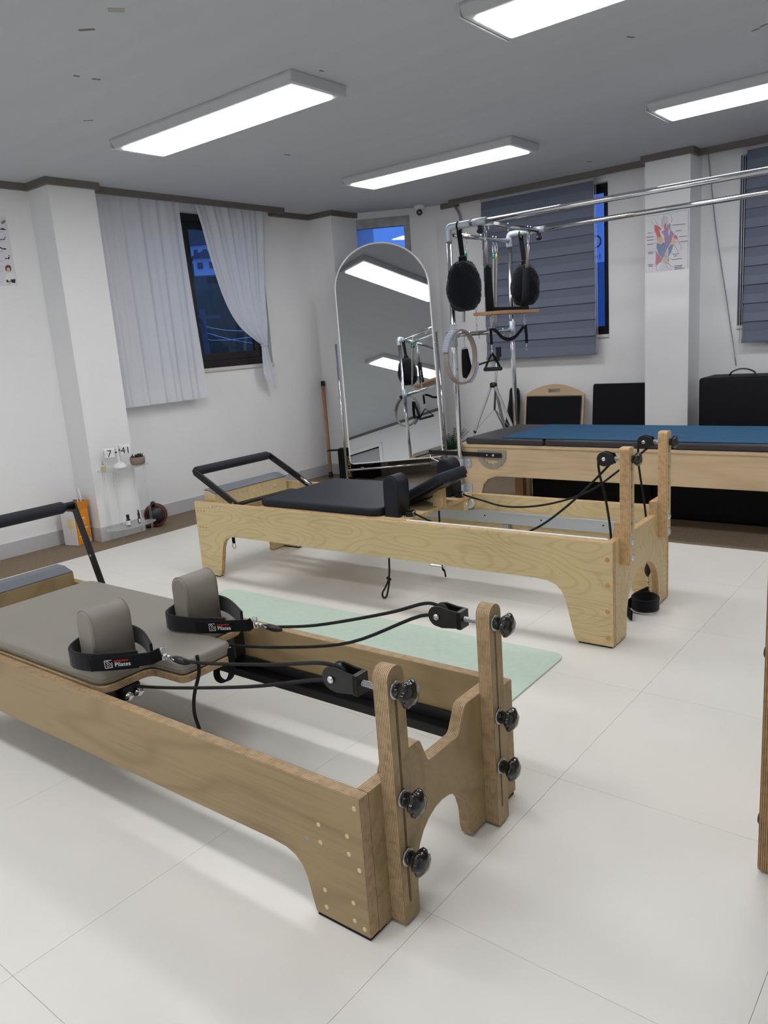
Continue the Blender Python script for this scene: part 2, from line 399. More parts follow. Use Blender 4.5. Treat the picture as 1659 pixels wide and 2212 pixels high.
def text(name, body, size, mat, origin, xdir, ydir, parent=None, ext=.0004, align='LEFT'):
    cu = bpy.data.curves.new(name, 'FONT'); cu.body = body; cu.size = size; cu.extrude = ext; cu.align_x = align
    tmp = bpy.data.objects.new(name, cu); COL.objects.link(tmp)
    bpy.context.view_layer.update()
    me = bpy.data.meshes.new_from_object(tmp.evaluated_get(bpy.context.evaluated_depsgraph_get()))
    bpy.data.objects.remove(tmp); bpy.data.curves.remove(cu)
    xd, yd = Vector(xdir).normalized(), Vector(ydir).normalized(); zd = xd.cross(yd)
    Mx = Matrix((xd, yd, zd)).transposed().to_4x4(); Mx.translation = Vector(origin); me.transform(Mx)
    me.materials.clear(); me.materials.append(MT[mat])
    ob = bpy.data.objects.new(name, me); COL.objects.link(ob); ob.parent = parent
    return ob
# ------------------------------------------------------------------ room shell
XL, YB, ZC, XR, YF = -4.92, 5.97, 2.30, 1.20, -2.45
TX0, TY0, TS = -4.46, 4.11, .60         # carpet borders, tile module
fl = struct(MB().box((XL-.2, YF-.2, -.12), (XR+.2, YB+.3, -.004)).build('floor', 'tile_seam'))
tile = None
for i in range(12):
    for j in range(12):
        x0, y1 = TX0+TS*i, TY0-TS*j
        x1, y0 = min(x0+TS, XR-.005), max(y1-TS, YF+.005)
        if x1-x0 < .05 or y1-y0 < .05: continue
        full = abs(x1-x0-TS) < .01 and abs(y1-y0-TS) < .01
        if full and tile is not None:
            ob = tile.copy(); COL.objects.link(ob)
        else:
            ob = MB().box((.0004, .0004, -.0038), (x1-x0-.0004, y1-y0-.0004, 0)).build('floor_tile', 'pvc_tile', fl)
            if full: tile = ob
        ob.location = (x0, y0, 0); ob.parent = fl
poly = [(XL, YF), (TX0, YF), (TX0, TY0), (XR, TY0), (XR, YB), (XL, YB)]
struct(MB().prism(poly, 'z', -.0038, .0015).build('floor_carpet', 'brown_carpet'))
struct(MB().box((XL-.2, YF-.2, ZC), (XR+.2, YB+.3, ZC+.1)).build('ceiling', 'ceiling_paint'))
ceil = bpy.data.objects['ceiling']
def ceil_mark(x0, y0, x1, y1, w, mat):
    a, b_ = px(x0, y0, 2, ZC), px(x1, y1, 2, ZC); d = (b_-a).normalized(); n = Vector((-d.y, d.x, 0))*w/2
    q = [a+n, b_+n*.8, b_-n, a-n*.9]
    MB().prism([(v.x, v.y) for v in q], 'z', ZC-.0012, ZC+.001).build('ceiling_mark', mat, ceil)
for a in [(233, 21, 270, 22, .035, 'stain'), (170, 65, 205, 63, .015, 'stain_dark'), (159, 163, 171, 165, .012, 'stain_dark'), (199, 170, 217, 172, .012, 'stain_dark'), (180, 261, 201, 260, .008, 'stain_dark'),
          (615, 333, 626, 335, .016, 'stain_dark'), (1355, 79, 1370, 81, .012, 'stain_dark'), (1624, 67, 1640, 61, .012, 'stain_dark'), (1642, 58, 1658, 51, .012, 'stain_dark'), (690, 152, 699, 154, .012, 'stain_dark'), (1268, 349, 1278, 349, .02, 'stain_dark')]: ceil_mark(*a)
def wall_strip(mb, ax, p0, p1, a0, a1, z0, z1, holes):
    """wall slab between planes p0..p1 along the other horizontal axis a0..a1 with rectangular holes (u0,u1,z0,z1)"""
    hs = sorted(holes); cur = a0
    def bx(u0, u1, c0, c1):
        if u1-u0 < 1e-4 or c1-c0 < 1e-4: return
        if ax == 'x': mb.box((p0, u0, c0), (p1, u1, c1))
        else: mb.box((u0, p0, c0), (u1, p1, c1))
    for u0, u1, c0, c1 in hs:
        bx(cur, u0, z0, z1); bx(u0, u1, z0, c0); bx(u0, u1, c1, z1); cur = u1
    bx(cur, a1, z0, z1)
WL = (3.30, 4.675, 1.07, 2.235)      # left window opening (y0,y1,z0,z1)
WB1 = (-3.56, -2.475, 1.105, 2.23)   # back window openings (x0,x1,z0,z1)
WB2 = (-1.535, -.45, 1.105, 2.23)
mb = MB(); wall_strip(mb, 'x', XL-.2, XL, YF-.2, YB+.2, 0, ZC, [WL]); struct(mb.build('wall_left', 'wall_paint'))
mb = MB(); wall_strip(mb, 'y', YB, YB+.2, -4.10, XR+.2, 0, ZC, [WB1, WB2]); struct(mb.build('wall_back', 'wall_paint'))
DOOR = (-.85, .05, 0, 1.97)
mb = MB(); wall_strip(mb, 'x', XR, XR+.2, YF-.2, YB+.2, 0, ZC, [DOOR]); struct(mb.build('wall_right', 'wall_paint'))
struct(MB().box((XL-.2, YF-.2, 0), (XR+.2, YF, ZC)).build('wall_front', 'wall_paint'))
# pillars
PLX, PLY0, PLY1 = -4.68, 2.72, 3.04
struct(MB().box((XL, PLY0, 0), (PLX, PLY1, ZC)).build('wall_pillar_left', 'wall_paint'))
PCX, PCY0, PCY1 = -4.655, 5.27, 5.60
struct(MB().box((XL, PCY0, 0), (PCX, PCY1, ZC)).build('wall_pillar_corner', 'wall_paint'))
PBY, PBX0, PBX1 = 5.72, -2.100, -1.790
struct(MB().box((PBX0, PBY, 0), (PBX1, YB, ZC)).build('wall_pillar_back', 'wall_paint'))
# diagonal corner wall with a small old window
D0, D1 = Vector((-4.66, 5.58)), Vector((-4.05, YB)); DU = (D1-D0).normalized(); DV = Vector((-DU.y, DU.x)); DL = (D1-D0).length
def dg(u, v, z): q = D0+DU*u+DV*v; return Vector((q.x, q.y, z))
def diag_hit(x, y):
    d = RT*((x-CX)/FPX)+DN*((y-CY)/FPX)+FW; n = Vector((DV.x, DV.y, 0)); t_ = (Vector((D0.x, D0.y, 0))-CAM).dot(n)/d.dot(n); q = CAM+d*t_
    return (Vector((q.x, q.y))-D0).dot(DU), q.z
wu = diag_hit(886, 500)[0]; gu = diag_hit(873, 510)[0]; gz = diag_hit(820, 490)[1]
def dbox(mb, u0, u1, v0, v1, z0, z1, mat=0):
    a = [dg(u0, v0, 0), dg(u1, v0, 0), dg(u1, v1, 0), dg(u0, v1, 0)]
    return mb.prism([(q.x, q.y) for q in a], 'z', z0, z1, mat)
mb = MB(); dbox(mb, wu, DL+.1, 0, .16, 0, ZC); dbox(mb, -.12, wu, 0, .16, 0, 1.15); dbox(mb, -.12, wu, 0, .16, 2.245, ZC); struct(mb.build('wall_corner', 'wall_paint'))
w2 = struct(MB().build('window_2', 'old_paint')) if False else None
mb = MB(); dbox(mb, -.1, wu, .03, .10, gz, 2.245); dbox(mb, gu, wu, .03, .10, 1.15, gz); dbox(mb, -.1, -.06, .03, .10, 1.15, gz); dbox(mb, -.06, gu, .03, .10, 1.15, 1.19); w2 = struct(mb.build('window_2', 'old_paint', bevel=.004))
mb = MB(); dbox(mb, -.06, gu, .06, .064, 1.19, gz); mb.build('pane', 'window_glass', w2)
# left window: brown sliding sashes, sill
def window_x(name, xw, y0, y1, z0, z1, mid):
    f = .055; xo, xi = xw-.16, xw-.07
    mb = MB(); mb.box((xo, y0, z0), (xi, y0+f, z1)); mb.box((xo, y1-f, z0), (xi, y1, z1)); mb.box((xo, y0+f, z0), (xi, y1-f, z0+f)); mb.box((xo, y0+f, z1-f), (xi, y1-f, z1))
    w = struct(mb.build(name, 'brown_frame', bevel=.003))
    for k, (a, b_, xx) in enumerate(((y0+f, mid+.04, xo+.015), (mid-.04, y1-f, xo+.048))):
        g = .055; mb = MB(); x2 = xx+.03; zz0, zz1 = z0+f, z1-f
        mb.box((xx, a, zz0), (x2, a+g, zz1)); mb.box((xx, b_-g, zz0), (x2, b_, zz1)); mb.box((xx, a+g, zz0), (x2, b_-g, zz0+g)); mb.box((xx, a+g, zz1-g), (x2, b_-g, zz1))
        sh = mb.build('sash', 'brown_frame', w, bevel=.003)
        MB().box((xx+.012, a+g, zz0+g), (xx+.018, b_-g, zz1-g)).build('pane', 'window_glass', sh)
    return w
w1 = window_x('window_1', XL, *WL, 3.99)
MB().box((XL-.07, WL[0], WL[2]-.028), (XL+.018, WL[1], WL[2])).build('window_sill', 'sill_stone', w1, bevel=.004)
def window_y(name, yw, x0, x1, z0, z1, mid):
    f = .028; yi, yo = yw+.06, yw+.15
    mb = MB(); mb.box((x0, yi, z0), (x0+f, yo, z1)); mb.box((x1-f, yi, z0), (x1, yo, z1)); mb.box((x0+f, yi, z0), (x1-f, yo, z0+f)); mb.box((x0+f, yi, z1-f), (x1-f, yo, z1))
    w = struct(mb.build(name, 'brown_frame', bevel=.003))
    for a, b_, yy in ((x0+f, mid+.03, yi+.045), (mid-.03, x1-f, yi+.012)):
        g = .036; mb = MB(); y2 = yy+.03; zz0, zz1 = z0+f, z1-f
        mb.box((a, yy, zz0), (a+g, y2, zz1)); mb.box((b_-g, yy, zz0), (b_, y2, zz1)); mb.box((a+g, yy, zz0), (b_-g, y2, zz0+g)); mb.box((a+g, yy, zz1-g), (b_-g, y2, zz1))
        sh = mb.build('sash', 'brown_frame', w, bevel=.003)
        MB().box((a+g, yy+.012, zz0+g), (b_-g, yy+.018, zz1-g)).build('pane', 'window_glass', sh)
    MB().box((x0, yw-.015, z0-.026), (x1, yi, z0)).build('window_sill', 'sill_stone', w, bevel=.004)
    return w
w3 = window_y('window_3', YB, *WB1, -3.02); w4 = window_y('window_4', YB, *WB2, -1.0)
# printed film on the back window panes
fz0, fz1 = px(1300, 566, 1, YB+.07).z, px(1300, 415, 1, YB+.07).z
MB().box((-3.0, YB+.0745, fz0), (-2.541, YB+.076, fz1)).build('window_film', 'sign_glow', w3)
text('film_lettering', '91', .062, 'sign_letter', (-2.622, YB+.0735, fz0+.022), (1, 0, 0), (0, 0, 1), w3)
text('film_lettering', 'O', .14, 'sign_letter', (-2.668, YB+.0735, fz0+.11), (1, 0, 0), (0, 0, 1), w3)
# door in the right wall (seen in the mirror)
mb = MB(); y0, y1, _, z1 = DOOR
for a, b_, c, d in ((y0-.07, y0, 0, z1+.07), (y1, y1+.07, 0, z1+.07), (y0, y1, z1, z1+.07)): mb.box((XR-.02, a, c), (XR+.1, b_, d))
dr = struct(mb.build('door_1', 'white_gloss', bevel=.004))
dl = MB().box((XR+.06, y0, .005), (XR+.10, y1, z1)).build('door_leaf', 'grey_plastic', dr, bevel=.003)
MB().lathe([(.012, 0), (.012, .05), (.026, .05), (.028, .075), (.018, .085)], (XR+.06, y0+.07, 1.0), 'x', 14, R=Matrix.Rotation(math.pi, 3, 'Z')).build('door_knob', 'steel', dl)
# ceiling mouldings
def mould(name, path, h=.042, d=.024, mat='moulding', z=ZC, closed=False):
    P = [Vector(p) for p in path]; n = len(P); off = []
    for i in range(n):
        e1 = (P[i]-P[i-1]).normalized() if i > 0 else None; e2 = (P[i+1]-P[i]).normalized() if i < n-1 else None
        if e1 is None: e1 = e2
        if e2 is None: e2 = e1
        n1, n2 = Vector((e1.y, -e1.x)), Vector((e2.y, -e2.x)); nn = n1+n2; nn = nn/max(nn.length_squared/2, .3); off.append(P[i]+nn*d)
    mb = MB()
    for i in range(n-1):
        q = [P[i], P[i+1], off[i+1], off[i]]; mb.prism([tuple(v) for v in q], 'z', z-h, z)
    return struct(mb.build(name, mat))
mould('trim_1', [(XL, YF), (XL, PLY0), (PLX, PLY0), (PLX, PLY1), (-4.775, PLY1), (-4.775, 4.79), (XL, 4.79), (XL, PCY0), (PCX, PCY0), (PCX, PCY1)])
mould('trim_2', [(-3.98, YB), (-3.80, YB), (-3.80, 5.865), (PBX0, 5.865), (PBX0, PBY), (PBX1, PBY), (PBX1, 5.865), (XR, 5.865)])
mould('trim_3', [(XR, YB), (XR, YF), (XL, YF)])
def bbase(name, path): return mould(name, path, .095, .011, 'baseboard_vinyl', .0965)
bbase('baseboard_left', [(XL, YF), (XL, PLY0), (PLX, PLY0), (PLX, PLY1), (XL, PLY1), (XL, PCY0), (PCX, PCY0), (PCX, PCY1-.02), tuple(D1), (PBX0, YB), (PBX0, PBY), (PBX1, PBY), (PBX1, YB), (XR, YB)])
bbase('baseboard_right', [(XR, YB), (XR, DOOR[1]+.075)]); bbase('baseboard_front', [(XR, DOOR[0]-.075), (XR, YF), (XL, YF)])
# ------------------------------------------------------------------ ceiling lights
def light(x0, y0, label):
    w, l, m_ = .26, 1.245, .03
    t_ = thing('ceiling_light', label, 'light', (x0, y0, ZC))
    top, bot = rect(-m_-.012, l+m_+.012, -m_-.012, w+m_+.012), rect(-m_+.004, l+m_-.004, -m_+.004, w+m_-.004)
    MB().loft([[(a, b_, 0) for a, b_ in top], [(a, b_, -.012) for a, b_ in top], [(a, b_, -.046) for a, b_ in bot]], 0, False).build('housing', 'fixture_grey', t_, bevel=.003)
    for e in (-m_-.013, l+m_+.003): MB().box((e, -m_-.013, -.047), (e+.010, w+m_+.013, 0)).build('end_cap', 'fixture_grey', t_, bevel=.003)
    MB().prism(rp(rect(0, l, 0, w), .012), 'z', -.052, -.045).build('diffuser', 'lamp_diffuser', t_)
    return t_
LIGHTS = {(-3.70, 2.60): 'LED ceiling panel over the footbar end of the yellow birch reformer', (-3.68, 4.40): 'LED ceiling panel closest to the dome camera and arched mirror',
          (-1.555, 2.60): 'LED ceiling panel over the pulley posts of the yellow birch reformer', (-1.565, 4.42): 'LED ceiling panel above the blue mat, near the blinds'}
for k, lb in LIGHTS.items(): light(k[0], k[1], lb)
for k in [(-3.70, .45), (-1.555, .45), (-3.70, -1.40), (-1.555, -1.40)]: light(k[0], k[1], 'LED ceiling panel over the near half of the studio, before the taupe reformer').__setitem__('group', 'panels over the near half of the studio')
# ------------------------------------------------------------------ hardware shared by the machines
def star_knob(parent, c, r=.026, stem=.022, axis='x', mat='black_gloss', lobes=6, washer=True):
    """lobed knob with a stem and a steel washer; c is where the stem meets the wood, pointing to +axis"""
    mb = MB(); c = Vector(c)
    def ring(rad, h, amp):
        out = []
        for j in range(36):
            a = 2*math.pi*j/36; q = rad*(1+amp*math.cos(lobes*a)); u, v = q*math.cos(a), q*math.sin(a)
            out.append(c+(Vector((h, u, v)) if axis == 'x' else Vector((u, -h, v)) if axis == '-y' else Vector((u, v, -h))))
        return out
    mb.loft([ring(.015, .002, 0), ring(.0155, stem*.5, 0), ring(.013, stem, .0), ring(r*.75, stem+.003, .06), ring(r, stem+.011, .11), ring(r*.97, stem+.019, .10), ring(r*.7, stem+.026, .04), ring(r*.25, stem+.029, 0)])
    k = mb.build('knob', mat, parent)
    if washer and axis == 'x': MB().lathe([(.019, 0), (.019, .003), (.012, .0035)], c, 'x', 20).build('washer', 'steel', k)
    return k
def bolt(parent, c, r=.011, axis='x', sgn=1):
    mb = MB(); c = Vector(c); pr_ = [(r*1.25, 0), (r*1.25, .0018*sgn), (r, .002*sgn), (r*.9, .006*sgn), (r*.4, .0075*sgn), (r*.4, .005*sgn), (.001, .005*sgn)]
    mb.lathe(pr_, c, axis, 16); return mb.build('bolt', 'chrome', parent)
def arc(cx, cy, r, a0, a1, n): return [(cx+r*math.cos(math.radians(a0+(a1-a0)*i/n)), cy+r*math.sin(math.radians(a0+(a1-a0)*i/n))) for i in range(n+1)]
def rope(parent, pts, r=.0045, name='rope', k=6, mat='black_rope'): return MB().tube(smoothpath(pts, k), r, 8).build(name, mat, parent)
def snap_hook(parent, a, b_, r=.002, name='snap_hook'):
    """swivel snap: eye at a, gate loop toward b_"""
    a, b_ = Vector(a), Vector(b_); d = (b_-a); L = d.length; d.normalize(); e = d.cross(Vector((.3, .2, 1))).normalized()
    mb = MB(); mb.torus(a+d*.004, .006, r, d.cross(e), 12, 6); mb.tube([a+d*.010, a+d*L*.42], r*1.7, 8)
    pts = [a+d*L*.42+e*.001]; 
    for q in range(9):
        t_ = q/8; pts.append(a+d*(L*(.45+.55*math.sin(math.pi*t_*.5+0 if t_ < 1 else math.pi/2)))+e*(.009*math.sin(math.pi*t_)))
    mb.tube(smoothpath(pts, 2), r, 6); mb.tube([a+d*L*.45-e*.004, a+d*L*.97-e*.003], r, 6)
    return mb.build(name, 'chrome', parent)
def carabiner(parent, a, b_, w=.011, r=.002, name='carabiner', mat='chrome', side=(1, 0, 0)):
    a, b_ = Vector(a), Vector(b_); d = b_-a; L = d.length; d.normalize(); e = Vector(side)-d*Vector(side).dot(d); e.normalize()
    pts = [a+d*(L/2-L/2*math.cos(2*math.pi*i/20))+e*w*.5*math.sin(2*math.pi*i/20)*(1.15-.3*(L/2-L/2*math.cos(2*math.pi*i/20))/L) for i in range(20)]
    return MB().tube(pts, r, 6, True).build(name, mat, parent)
def shoulder(parent, x0, x1, y0, y1, z0, z1, mat, piping):
    """upright padded block with an arched top, extruded along y"""
    n = 10; w = x1-x0; r = w/2; prof = [(x0, z0)]+[(x0+r-r*math.cos(math.pi*i/n), z1-r+r*math.sin(math.pi*i/n)) for i in range(n+1)]+[(x1, z0)]
    e = .008; rings = []
    for yy, ins in ((y0, e), (y0+e*.3, e*.35), (y0+e, 0), (y1-e, 0), (y1-e*.3, e*.35), (y1, e)):
        cx = (x0+x1)/2; rings.append([(cx+(px_-cx)*(1-2*ins/w), yy, z0+(pz-z0)*(1-ins/(z1-z0))) for px_, pz in prof])
    ob = MB().loft(rings, 0, True).build('shoulder_rest', mat, parent)
    for yy in (y0+.006, y1-.006): MB().tube([(a, yy, b_) for a, b_ in prof], .0016, 5).build('piping', piping, ob)
    return ob
# ------------------------------------------------------------------ near reformer (tan plywood, taupe upholstery)
L1, W1, H1 = 2.07, .615, .322
th = math.radians(1.0); hd = Vector((-.915, .977, 0))
R1 = thing('pilates_reformer', 'birch plywood reformer with taupe carriage and slotted posts', 'reformer', hd-Vector((math.cos(th), math.sin(th), 0))*L1, th)
def r1(x, y, ax, val): return local(R1, px(x, y, ax, val))
def leg_profile(L, top, bot, prof, foot0=.008):
    """side panel outline in x,z: legs at both ends, prof = inner leg edge as (distance from the end, z)"""
    head = [(L-d, z) for d, z in prof]; foot = [(d, z) for d, z in prof]
    return [(0, foot0)]+foot+[(p[0], p[1]) for p in head[::-1]]+[(L, foot0), (L, top), (0, top)]
prof1 = [(.148, .008), (.156, .04), (.166, .085), (.178, .110), (.196, .126), (.220, .135), (.262, .139)]
pl = leg_profile(L1, H1, .139, prof1)
for y0, y1 in ((0, .03), (W1-.03, W1)):
    sp = MB().prism(pl, 'y', y0, y1, 0, 1).build('side_panel', ['birch_r1', 'ply_r1_y'], R1, bevel=.0025)
    if y0 == 0:
        for q in [(567, 1320), (358, 1410), (527, 1482), (370, 1516), (538, 1590), (600, 1688), (398, 1800), (565, 1881), (408, 1902), (573, 1987), (632, 2040)]:
            c = r1(560+q[0]/2.765, 1270+q[1]/2.765, 1, .977); MB().lathe([(.0052, .001), (.0052, -.0008), (.0042, -.0014)], (c.x, 0, c.z), 'y', 16).build('dowel_cap', 'dowel', sp)
        c = r1(665, 1807, 1, .977); MB().lathe([(.0045, .001), (.0045, -.0006), (.002, -.0006), (.002, .0)], (c.x, 0, c.z), 'y', 14).build('insert_nut', 'steel', sp)
arch = lambda y0, y1, zt, n=12: [((y0+y1)/2-(y1-y0)/2*math.cos(math.pi*i/n), .03+(zt-.03)*math.sin(math.pi*i/n)**.75) for i in range(n+1)]
def end1(x0, x1):
    pts = [(.03, .008), (.165, .008)]+arch(.170, .388, .168)+[(.394, .008), (W1-.03, .008), (W1-.03, H1)]
    up = rp([(W1-.085, H1), (W1-.095, .350), (.392, .350), (.358, .286), (.235, .286), (.208, .350), (.110, .350), (.095, H1)], [.003, .008, .022, .016, .016, .014, .006, .003], 4)
    return MB().prism(pts+up+[(.03, H1)], 'x', x0, x1, 0, 1).build('end_panel', ['birch_r1', 'ply_r1_x'], R1, bevel=.003)
end1(L1-.03, L1)
MB().prism(rect(.03, W1-.03, .14, H1), 'x', 0, .03, 0, 1).build('end_panel', ['birch_r1', 'ply_r1_x'], R1, bevel=.002)
for x0 in (.004, L1-.146):
    for y0 in (.003, W1-.06): MB().box((x0, y0, 0), (x0+.142, y0+.055, .008)).build('foot_pad', 'felt_black', R1)
for y0 in (.03, W1-.075): MB().box((.04, y0, .148), (L1-.03, y0+.045, .175)).box((.04, y0 if y0 < .1 else y0+.033, .175), (L1-.03, y0+.012 if y0 < .1 else y0+.045, .205)).build('carriage_rail', 'black_metal', R1, bevel=.002)
def post1(y0, y1):
    x0, x1, ym, hs, zt = L1+.0006, L1+.037, y0*.58+y1*.42, .0035, .570; zs0, zs1 = .05, .525; r = (y1-y0)/2
    mb = MB(); mb.prism(rp([(y0, .006), (y1, .006), (y1, zs0), (y0, zs0)], [.008, .008, 0, 0]), 'x', x0, x1, 0, 1)
    mb.prism(rect(y0, ym-hs, zs0, zs1), 'x', x0, x1, 0, 1); mb.prism(rect(ym+hs, y1, zs0, zs1), 'x', x0, x1, 0, 1)
    mb.prism([(y0, zs1), (y1, zs1)]+[((y0+y1)/2+r*math.cos(math.pi*i/10), zt-r+r*math.sin(math.pi*i/10)) for i in range(11)], 'x', x0, x1, 0, 1)
    p_ = mb.build('pulley_post', ['birch_r1', 'ply_r1_x'], R1)
    MB().box((x0+.012, ym-hs, zs0), (x0+.016, ym+hs, zs1)).build('slot_back', 'felt_black', p_)
    return p_
def pulley1(y, z, x=L1):
    """forked pulley housing on a threaded rod, pointing to the foot end"""
    hub = MB().box((x-.058, y-.019, z-.024), (x-.045, y+.019, z+.02)).build('pulley', 'black_plastic', R1, bevel=.002)
    prof = [(x-.055, z-.022), (x-.045, z-.024), (x-.045, z+.020), (x-.075, z+.022), (x-.105, z+.027)]+arc(x-.112, z, .026, 90, 270, 10)+[(x-.10, z-.028)]
    hb = None
    for yy in (y-.019, y+.014):
        o_ = MB().prism([(a, b_) for a, b_ in prof], 'y', yy, yy+.005).build('cheek', 'black_plastic', hub, bevel=.002)
    MB().lathe([(.024, -.013), (.019, -.006), (.017, 0), (.019, .006), (.024, .013)], (x-.112, y, z), 'y', 22).build('wheel', 'black_plastic', hub)
    MB().lathe([(.0085, .0), (.0085, -.004), (.006, -.007), (.001, -.0075)], (x-.112, y-.019, z), 'y', 12).build('axle_bolt', 'chrome', hub)
    pts = [(.0068 if i % 2 else .0056, -.046+.0022*i) for i in range(21)]
    MB().lathe(pts, (x, y, z-.001), 'x', 12, smooth=False).build('threaded_rod', 'steel', hub)
for (y0, y1), zs in (((.069, .121), (.522, .288, .155)), ((.457, .509), (.526, .290, .160))):
    p_ = post1(y0, y1); ym = y0*.58+y1*.42
    for z in zs: star_knob(R1, (L1+.0375, ym, z), .0265, .019)
    pulley1(ym+.002, zs[0]-.004)
# carriage
car = rp([(.285, .036), (1.150, .036), (1.150, .190), (1.292, .197), (1.292, .375), (1.150, .382), (1.150, .552), (.285, .552)], [.045, .05, .03, .025, .025, .03, .05, .045], 5)
cb = MB().prism(car, 'z', .303, .325, 0, 1).build('carriage_board', ['birch_r1', 'ply_r1_z'], R1, bevel=.004)
cp = MB().pad(car, .3255, .368, .013).build('carriage_pad', 'taupe_leather', R1)
def outline(poly, z, ins=.0): return [(a, b_, z) for a, b_ in poly]
MB().tube(outline(car, .345), .0016, 5, True).build('piping', 'taupe_piping', cp)
for y0, y1 in ((.050, .178), (.370, .492)): shoulder(R1, 1.045, 1.12, y0, y1, .366, .530, 'taupe_leather', 'taupe_piping')
# carriage wheels and rope clamp under the board
for yy in (.075, W1-.075): 
    for xx in (.36, 1.06): MB().lathe([(.018, -.009), (.026, -.007), (.026, .007), (.018, .009)], (xx, yy, .204), 'y', 20).build('wheel', 'black_plastic', R1)
    MB().box((.30, yy-.02, .226), (1.13, yy+.02, .303)).build('wheel_beam', 'black_plastic', R1)
for k, yy in enumerate((.125, W1-.16)):
    cl = MB().box((1.10, yy-.03, .262), (1.150, yy+.03, .302)).build('rope_clamp', 'black_plastic', R1, bevel=.006)
    for dy in (-.016, .016): MB().lathe([(.013, 0), (.015, .008), (.010, .014), (.004, .016)], (1.150, yy+dy, .275), 'x', 16).build('cam', 'chrome', cl)
# foot platform and footbar
pf = MB().prism([(.005, H1-.03), (.115, H1-.03), (.115, H1+.045), (.06, H1+.06), (.005, H1+.06)], 'y', .032, W1-.032, 0, 0).build('foot_platform', ['birch_r1'], R1, bevel=.004)
MB().prism([(.115, H1+.046), (.115, H1+.049), (.06, H1+.0645), (.004, H1+.0645), (.004, H1+.0612), (.06, H1+.0612)], 'y', .036, W1-.036).build('grip_pad', 'pad_grey', pf)
fb0, fb1 = Vector((.243, 0, .30)), Vector((.118, 0, .632))
for yy in (-.012, W1+.012):
    ar = MB().bar(fb0+V(0, yy, 0), fb1+V(0, yy, .005), .010, .036, (0.9, 0, .35)).build('footbar_arm', 'black_metal', R1, bevel=.002)
    MB().lathe([(.005, -.007), (.005, .007)], (fb0.x-.05, yy, fb0.z+.132), 'y', 10).build('rivet', 'steel', ar)
MB().tube([fb1+V(0, -.012, 0), fb1+V(0, W1+.012, 0)], .016, 14).build('footbar', 'black_metal', R1)
MB().tube([fb1+V(0, .03, 0), fb1+V(0, .04, 0), fb1+V(0, W1-.04, 0), fb1+V(0, W1-.03, 0)], [.019, .024, .024, .019], 16).build('footbar_grip', 'navy_foam', R1)
# ropes: pulley to strap and back under the carriage
def W1p(lst, ax, val): return [r1(x, y, ax, val) for x, y in lst]
yn, yf = .0928, .4808
STR = {}
for key, ym, zc in (('near', yn, .518), ('far', yf, .522)):
    xa = L1-.112
    if key == 'near':
        ring = Vector((1.275, .16, .402))
        top = [ring+V(.06, -.004, 0), V(1.45, .15, .418), V(1.70, .135, .472), V(xa-.06, ym, zc+.016), V(xa-.008, ym, zc+.0215)]
        low = [V(1.14, .13, .293), V(1.35, .125, .338), V(1.65, .12, .412), V(xa-.05, ym, zc-.020), V(xa+.002, ym, zc-.0215)]
    else:
        ring = Vector((1.335, .440, .405))
        top = [ring+V(.06, 0, 0), V(1.55, .465, .428), V(1.78, .49, .492), V(xa-.05, ym, zc+.0195), V(xa-.008, ym, zc+.0215)]
        low = [V(1.14, .46, .293), V(1.40, .475, .330), V(1.65, .488, .388), V(xa-.06, ym, zc-.014), V(xa+.002, ym, zc-.0215)]
    STR[key] = ring
    wrap = [V(xa, ym, zc+.0215)]+[V(xa+.0215*math.cos(math.radians(a)), ym, zc+.0215*math.sin(math.radians(a))) for a in (60, 20, -20, -60)]
    rope(R1, top+wrap+low[::-1], .0045)
    MB().lathe([(.004, -.04), (.009, -.02), (.0105, 0), (.009, .02), (.004, .035)], (0, 0, 0), 'x', 10).build('rope_ferrule', 'black_plastic', R1).location = ring+V(.07, -.003, -.001)
c1 = r1(430, 1452, 1, 1.20); rope(R1, [c1+V(0, 0, .05), c1, r1(420, 1500, 1, 1.20), r1(420, 1540, 1, 1.20), r1(431, 1575, 1, 1.20)], .005, 'hanging_cord')
# dark webbing hoop below the carriage tongue
hp = [r1(470, 1432, 1, 1.33), r1(468, 1455, 1, 1.33), r1(474, 1468, 1, 1.33), r1(486, 1472, 1, 1.33), r1(497, 1464, 1, 1.33), r1(501, 1445, 1, 1.33), r1(497, 1400, 1, 1.33)]
MB().strap(smoothpath(hp, 4), .02, .004, (.2, 1, 0)).build('webbing_hoop', 'black_webbing', R1)
